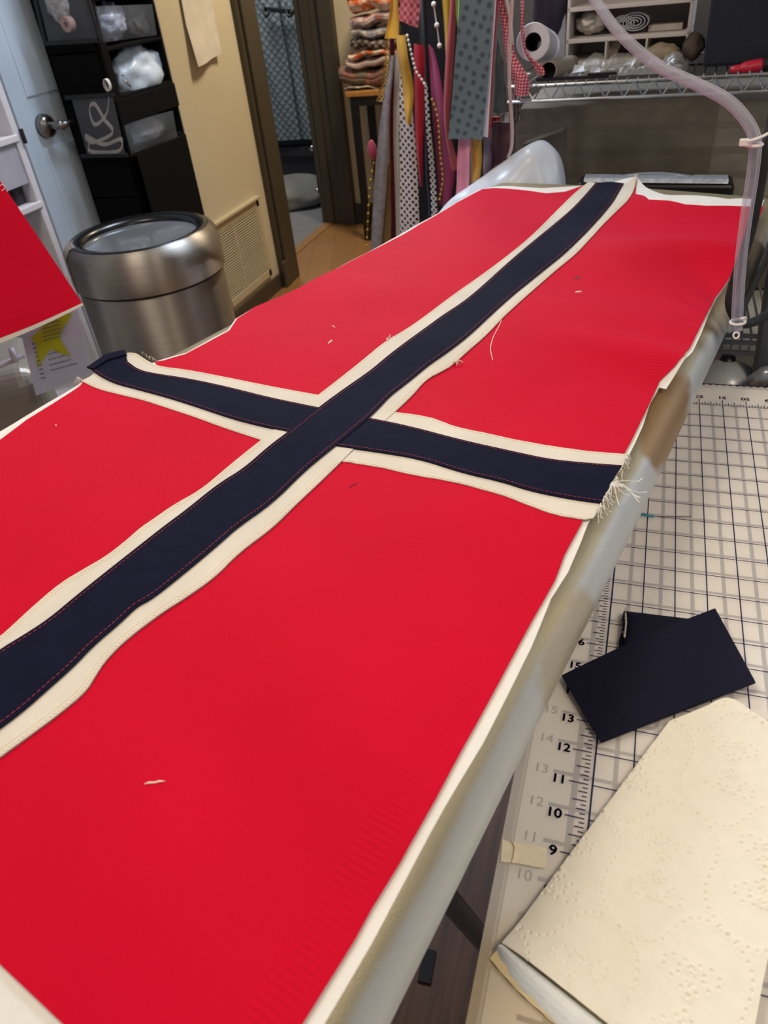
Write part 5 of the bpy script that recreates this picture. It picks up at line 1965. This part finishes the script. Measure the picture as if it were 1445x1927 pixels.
MB().lathe([(R_T - 0.052, zt_ - 0.016), (0.08, zt_ - 0.013), (0.0, zt_ - 0.012)], (tcp.x, tcp.y, 0), 72).build('glassy_pane', plain('d3dae2', 0.08, 0.8, var=0.0), lid_, smooth=True)
tpz = MB()
rows = []
for i in range(12):
    an = -2.62 + 0.42 * i / 11
    rows.append([Vector((tcp.x + r * math.cos(an), tcp.y + r * math.sin(an), z)) for r, z in ((R_T - 0.03, zt_ + 0.004), (R_T - 0.012, zt_ + 0.001), (R_T + 0.004, zt_ - 0.02), (R_T + 0.005, zt_ - 0.06), (R_T + 0.005, zt_ - 0.100))])
tpz.grid(rows).build('tape_patch', plain('a89d9d', 0.4, alpha=0.7), tc, smooth=True)

# ================================================================= left: white cube rack, red cloth, star paper, grey cabinet
wr = thing('white_drawer_rack', (-1.45, 1.45, 0), 'white framed rack with grey mesh drawers at the left edge', 'rack')
WM = plain('d4d2da', 0.5, var=0.02)


def wl(x, y, D=2.0):
    return away(x, y, D)


# frame runs parallel to the left wall, front face at x = RX
RX = -1.62
fy1 = onx(75, 420, RX).y
m = MB()
y_e = onx(34, 260, RX).y
for (yy) in (y_e, y_e - 0.42):
    m.box((RX - 0.30, yy - 0.012, 0), (RX, yy + 0.012, 1.45))
z1_, z2_, z3_ = onx(22, 262, RX).z, onx(66, 388, RX).z, 0.35
for z_ in (z1_, z2_, z3_, 1.43):
    m.box((RX - 0.30, y_e - 0.42, z_ - 0.010), (RX + 0.004, y_e, z_ + 0.008))
m.build('frame', WM, wr, bevel=0.003)
MB().box((RX - 0.30, y_e - 0.41, 0.05), (RX - 0.29, y_e - 0.01, 1.42)).build('back_panel', plain('6f6a66', 0.7), wr)
m = MB()
m.box((RX - 0.012, y_e - 0.405, z1_ - 0.11), (RX - 0.004, y_e - 0.015, z1_ - 0.012))
m.build('drawer_front', plain('a9a9b6', 0.5, var=0.05, scale=15), wr)
m = MB()
m.box((RX - 0.28, y_e - 0.405, z2_ + 0.010), (RX - 0.03, y_e - 0.02, z2_ + 0.09))
m.build('drawer_bin', plain('3f3d44', 0.4, var=0.5, scale=40), wr)
m = MB()
a = onx(34, 262, RX + 0.008)
m.box((RX, y_e + 0.012, a.z - 0.015), (RX + 0.008, y_e + 0.02, a.z + 0.02))
m.build('latch', plain('14141a', 0.5), wr)

# red cloth hanging
rc = thing('red_cloth', away(40, 520, 1.5), 'red cloth corner with white hem hanging at the left', 'cloth')
A_, B_c, C_, D_ = away(-330, -40, 1.75), away(0, 340, 1.55), away(155, 572, 1.45), away(-330, 800, 1.50)
rows = []
for i in range(40):
    t = i / 39
    row = []
    e1 = smooth_line([away(-60, 250, 1.60), away(0, 340, 1.55), away(80, 458, 1.50), away(155, 571, 1.45)], 40)[i]
    e0 = away(-330 , 130 + 640 * t, 1.62 - 0.08 * t)
    for j in range(30):
        p = e0.lerp(e1, j / 29)
        p += Vector((0.6, -0.6, 0)) * 0.010 * math.sin(j * 0.28 + t * 1.5)
        row.append(p)
    rows.append(row)
MB().grid(rows).build('red_panel', RED, rc, smooth=True, thick=0.0015)
last = rows[-1]
hm = MB()
hm.grid([[p + Vector((0, 0, 0.0)) for p in last], [p + Vector((0.002, -0.002, -0.004 - 0.010 * (1 - j / 29))) for j, p in enumerate(last)]])
hm.build('white_hem', WHITE, rc, smooth=True, thick=0.002)
th = MB()
pp = [away(x, y, 1.535) for x, y in ((0, 350), (6, 347), (9, 354), (3, 360), (8, 363), (14, 360), (12, 368), (16, 370))]
th.tube(smooth_line(pp, 30), 0.0008, 6)
th.build('white_thread', plain('f0c8ce', 0.8, var=0), rc)

# wire hanger rod just under the cloth
wh = thing('white_wire_rail', away(0, 680, 1.62), 'white wire rail below the red cloth at the left edge', 'rail')
MB().tube([away(-80, 725, 1.6), away(0, 688, 1.6), away(45, 668, 1.6)], 0.005, 10).build('wire', WM, wh, smooth=True)
MB().tube([away(20, 655, 1.59), away(30, 683, 1.59)], 0.006, 10).build('clip', WM, wh, smooth=True)

# star paper
sp_ = thing('star_paper', away(105, 655, 1.7), 'white printed sheet with a yellow star taped below the red cloth', 'paper')
pA, pB, pC, pD = away(18, 540, 1.64), away(132, 520, 1.60), away(173, 702, 1.60), away(68, 745, 1.64)
rows = [[pA.lerp(pB, i / 10).lerp(pD.lerp(pC, i / 10), j / 14) for i in range(11)] for j in range(15)]
sheet_ = MB().grid(rows).build('sheet', plain('ccd0e0', 0.7, var=0.01), sp_, thick=0.0006)
nrm = (pB - pA).cross(pD - pA).normalized()
if nrm.dot(CAM - pA) < 0:
    nrm = -nrm


def onp(x, y, lift):
    d = ray(x, y)
    t = ((pA + nrm * lift - CAM).dot(nrm)) / d.dot(nrm)
    return CAM + d * t


star = [(136, 591), (117, 620), (112, 632), (117, 645), (133, 671), (94, 657), (70, 694), (67, 645), (57, 637), (78, 618), (96, 585)]
m = MB()
m.face([onp(x, y, 0.0012) for x, y in star])
m.build('yellow_star', plain('c3c41c', 0.7, var=0.03), sheet_, thick=0.0003)
m = MB()
rnd = random.Random(5)
for k in range(9):
    y = 612 + k * 7.2 if k < 5 else 667 + (k - 5) * 10
    xs_ = 79 + k * 0.9 if k < 5 else 90 + (k - 5) * 1.5
    xe = (113 if k < 5 else 110 + (k - 5) * 12)
    x = xs_
    while x < xe:
        w_ = rnd.uniform(3, 8)
        a, b = onp(x, y - (x - xs_) * 0.27, 0.0018), onp(min(x + w_, xe), y - (min(x + w_, xe) - xs_) * 0.27, 0.0018)
        m.bar(a, b, 0.0016, 0.0004, nrm)
        x += w_ + 1.6
for k in range(9):
    y = 648 + k * 8
    a, b = onp(60 + k * 2.2, y, 0.0018), onp(66 + k * 2.4, y - 2, 0.0018)
    m.bar(a, b, 0.0022, 0.0004, nrm)
m.build('printed_lines', plain('707488', 0.7, var=0), sheet_)

# grey cabinet with rounded top edge below
gc = thing('grey_cabinet', (-1.2, 1.0, 0), 'glossy grey metal cabinet below the star sheet', 'cabinet')
GC = plain('a29d94', 0.35, 0.2, var=0.05, scale=3)
a = away(100, 735, 1.66)
cx, cy = a.x - 0.05, a.y
dirc = Vector((0.75, 0.66, 0)).normalized()
prf = Vector((-0.66, 0.75, 0))
m = MB()
q = [Vector((cx, cy, 0)) - dirc * 0.5, Vector((cx, cy, 0)) + dirc * 0.02]
quad_box(m, [q[0], q[1], q[1] + Vector((0, 0, away(100, 690, 1.66).z)), q[0] + Vector((0, 0, away(100, 690, 1.66).z))], 0.25, prf)
m.build('body', GC, gc, bevel=0.045, seg=6)
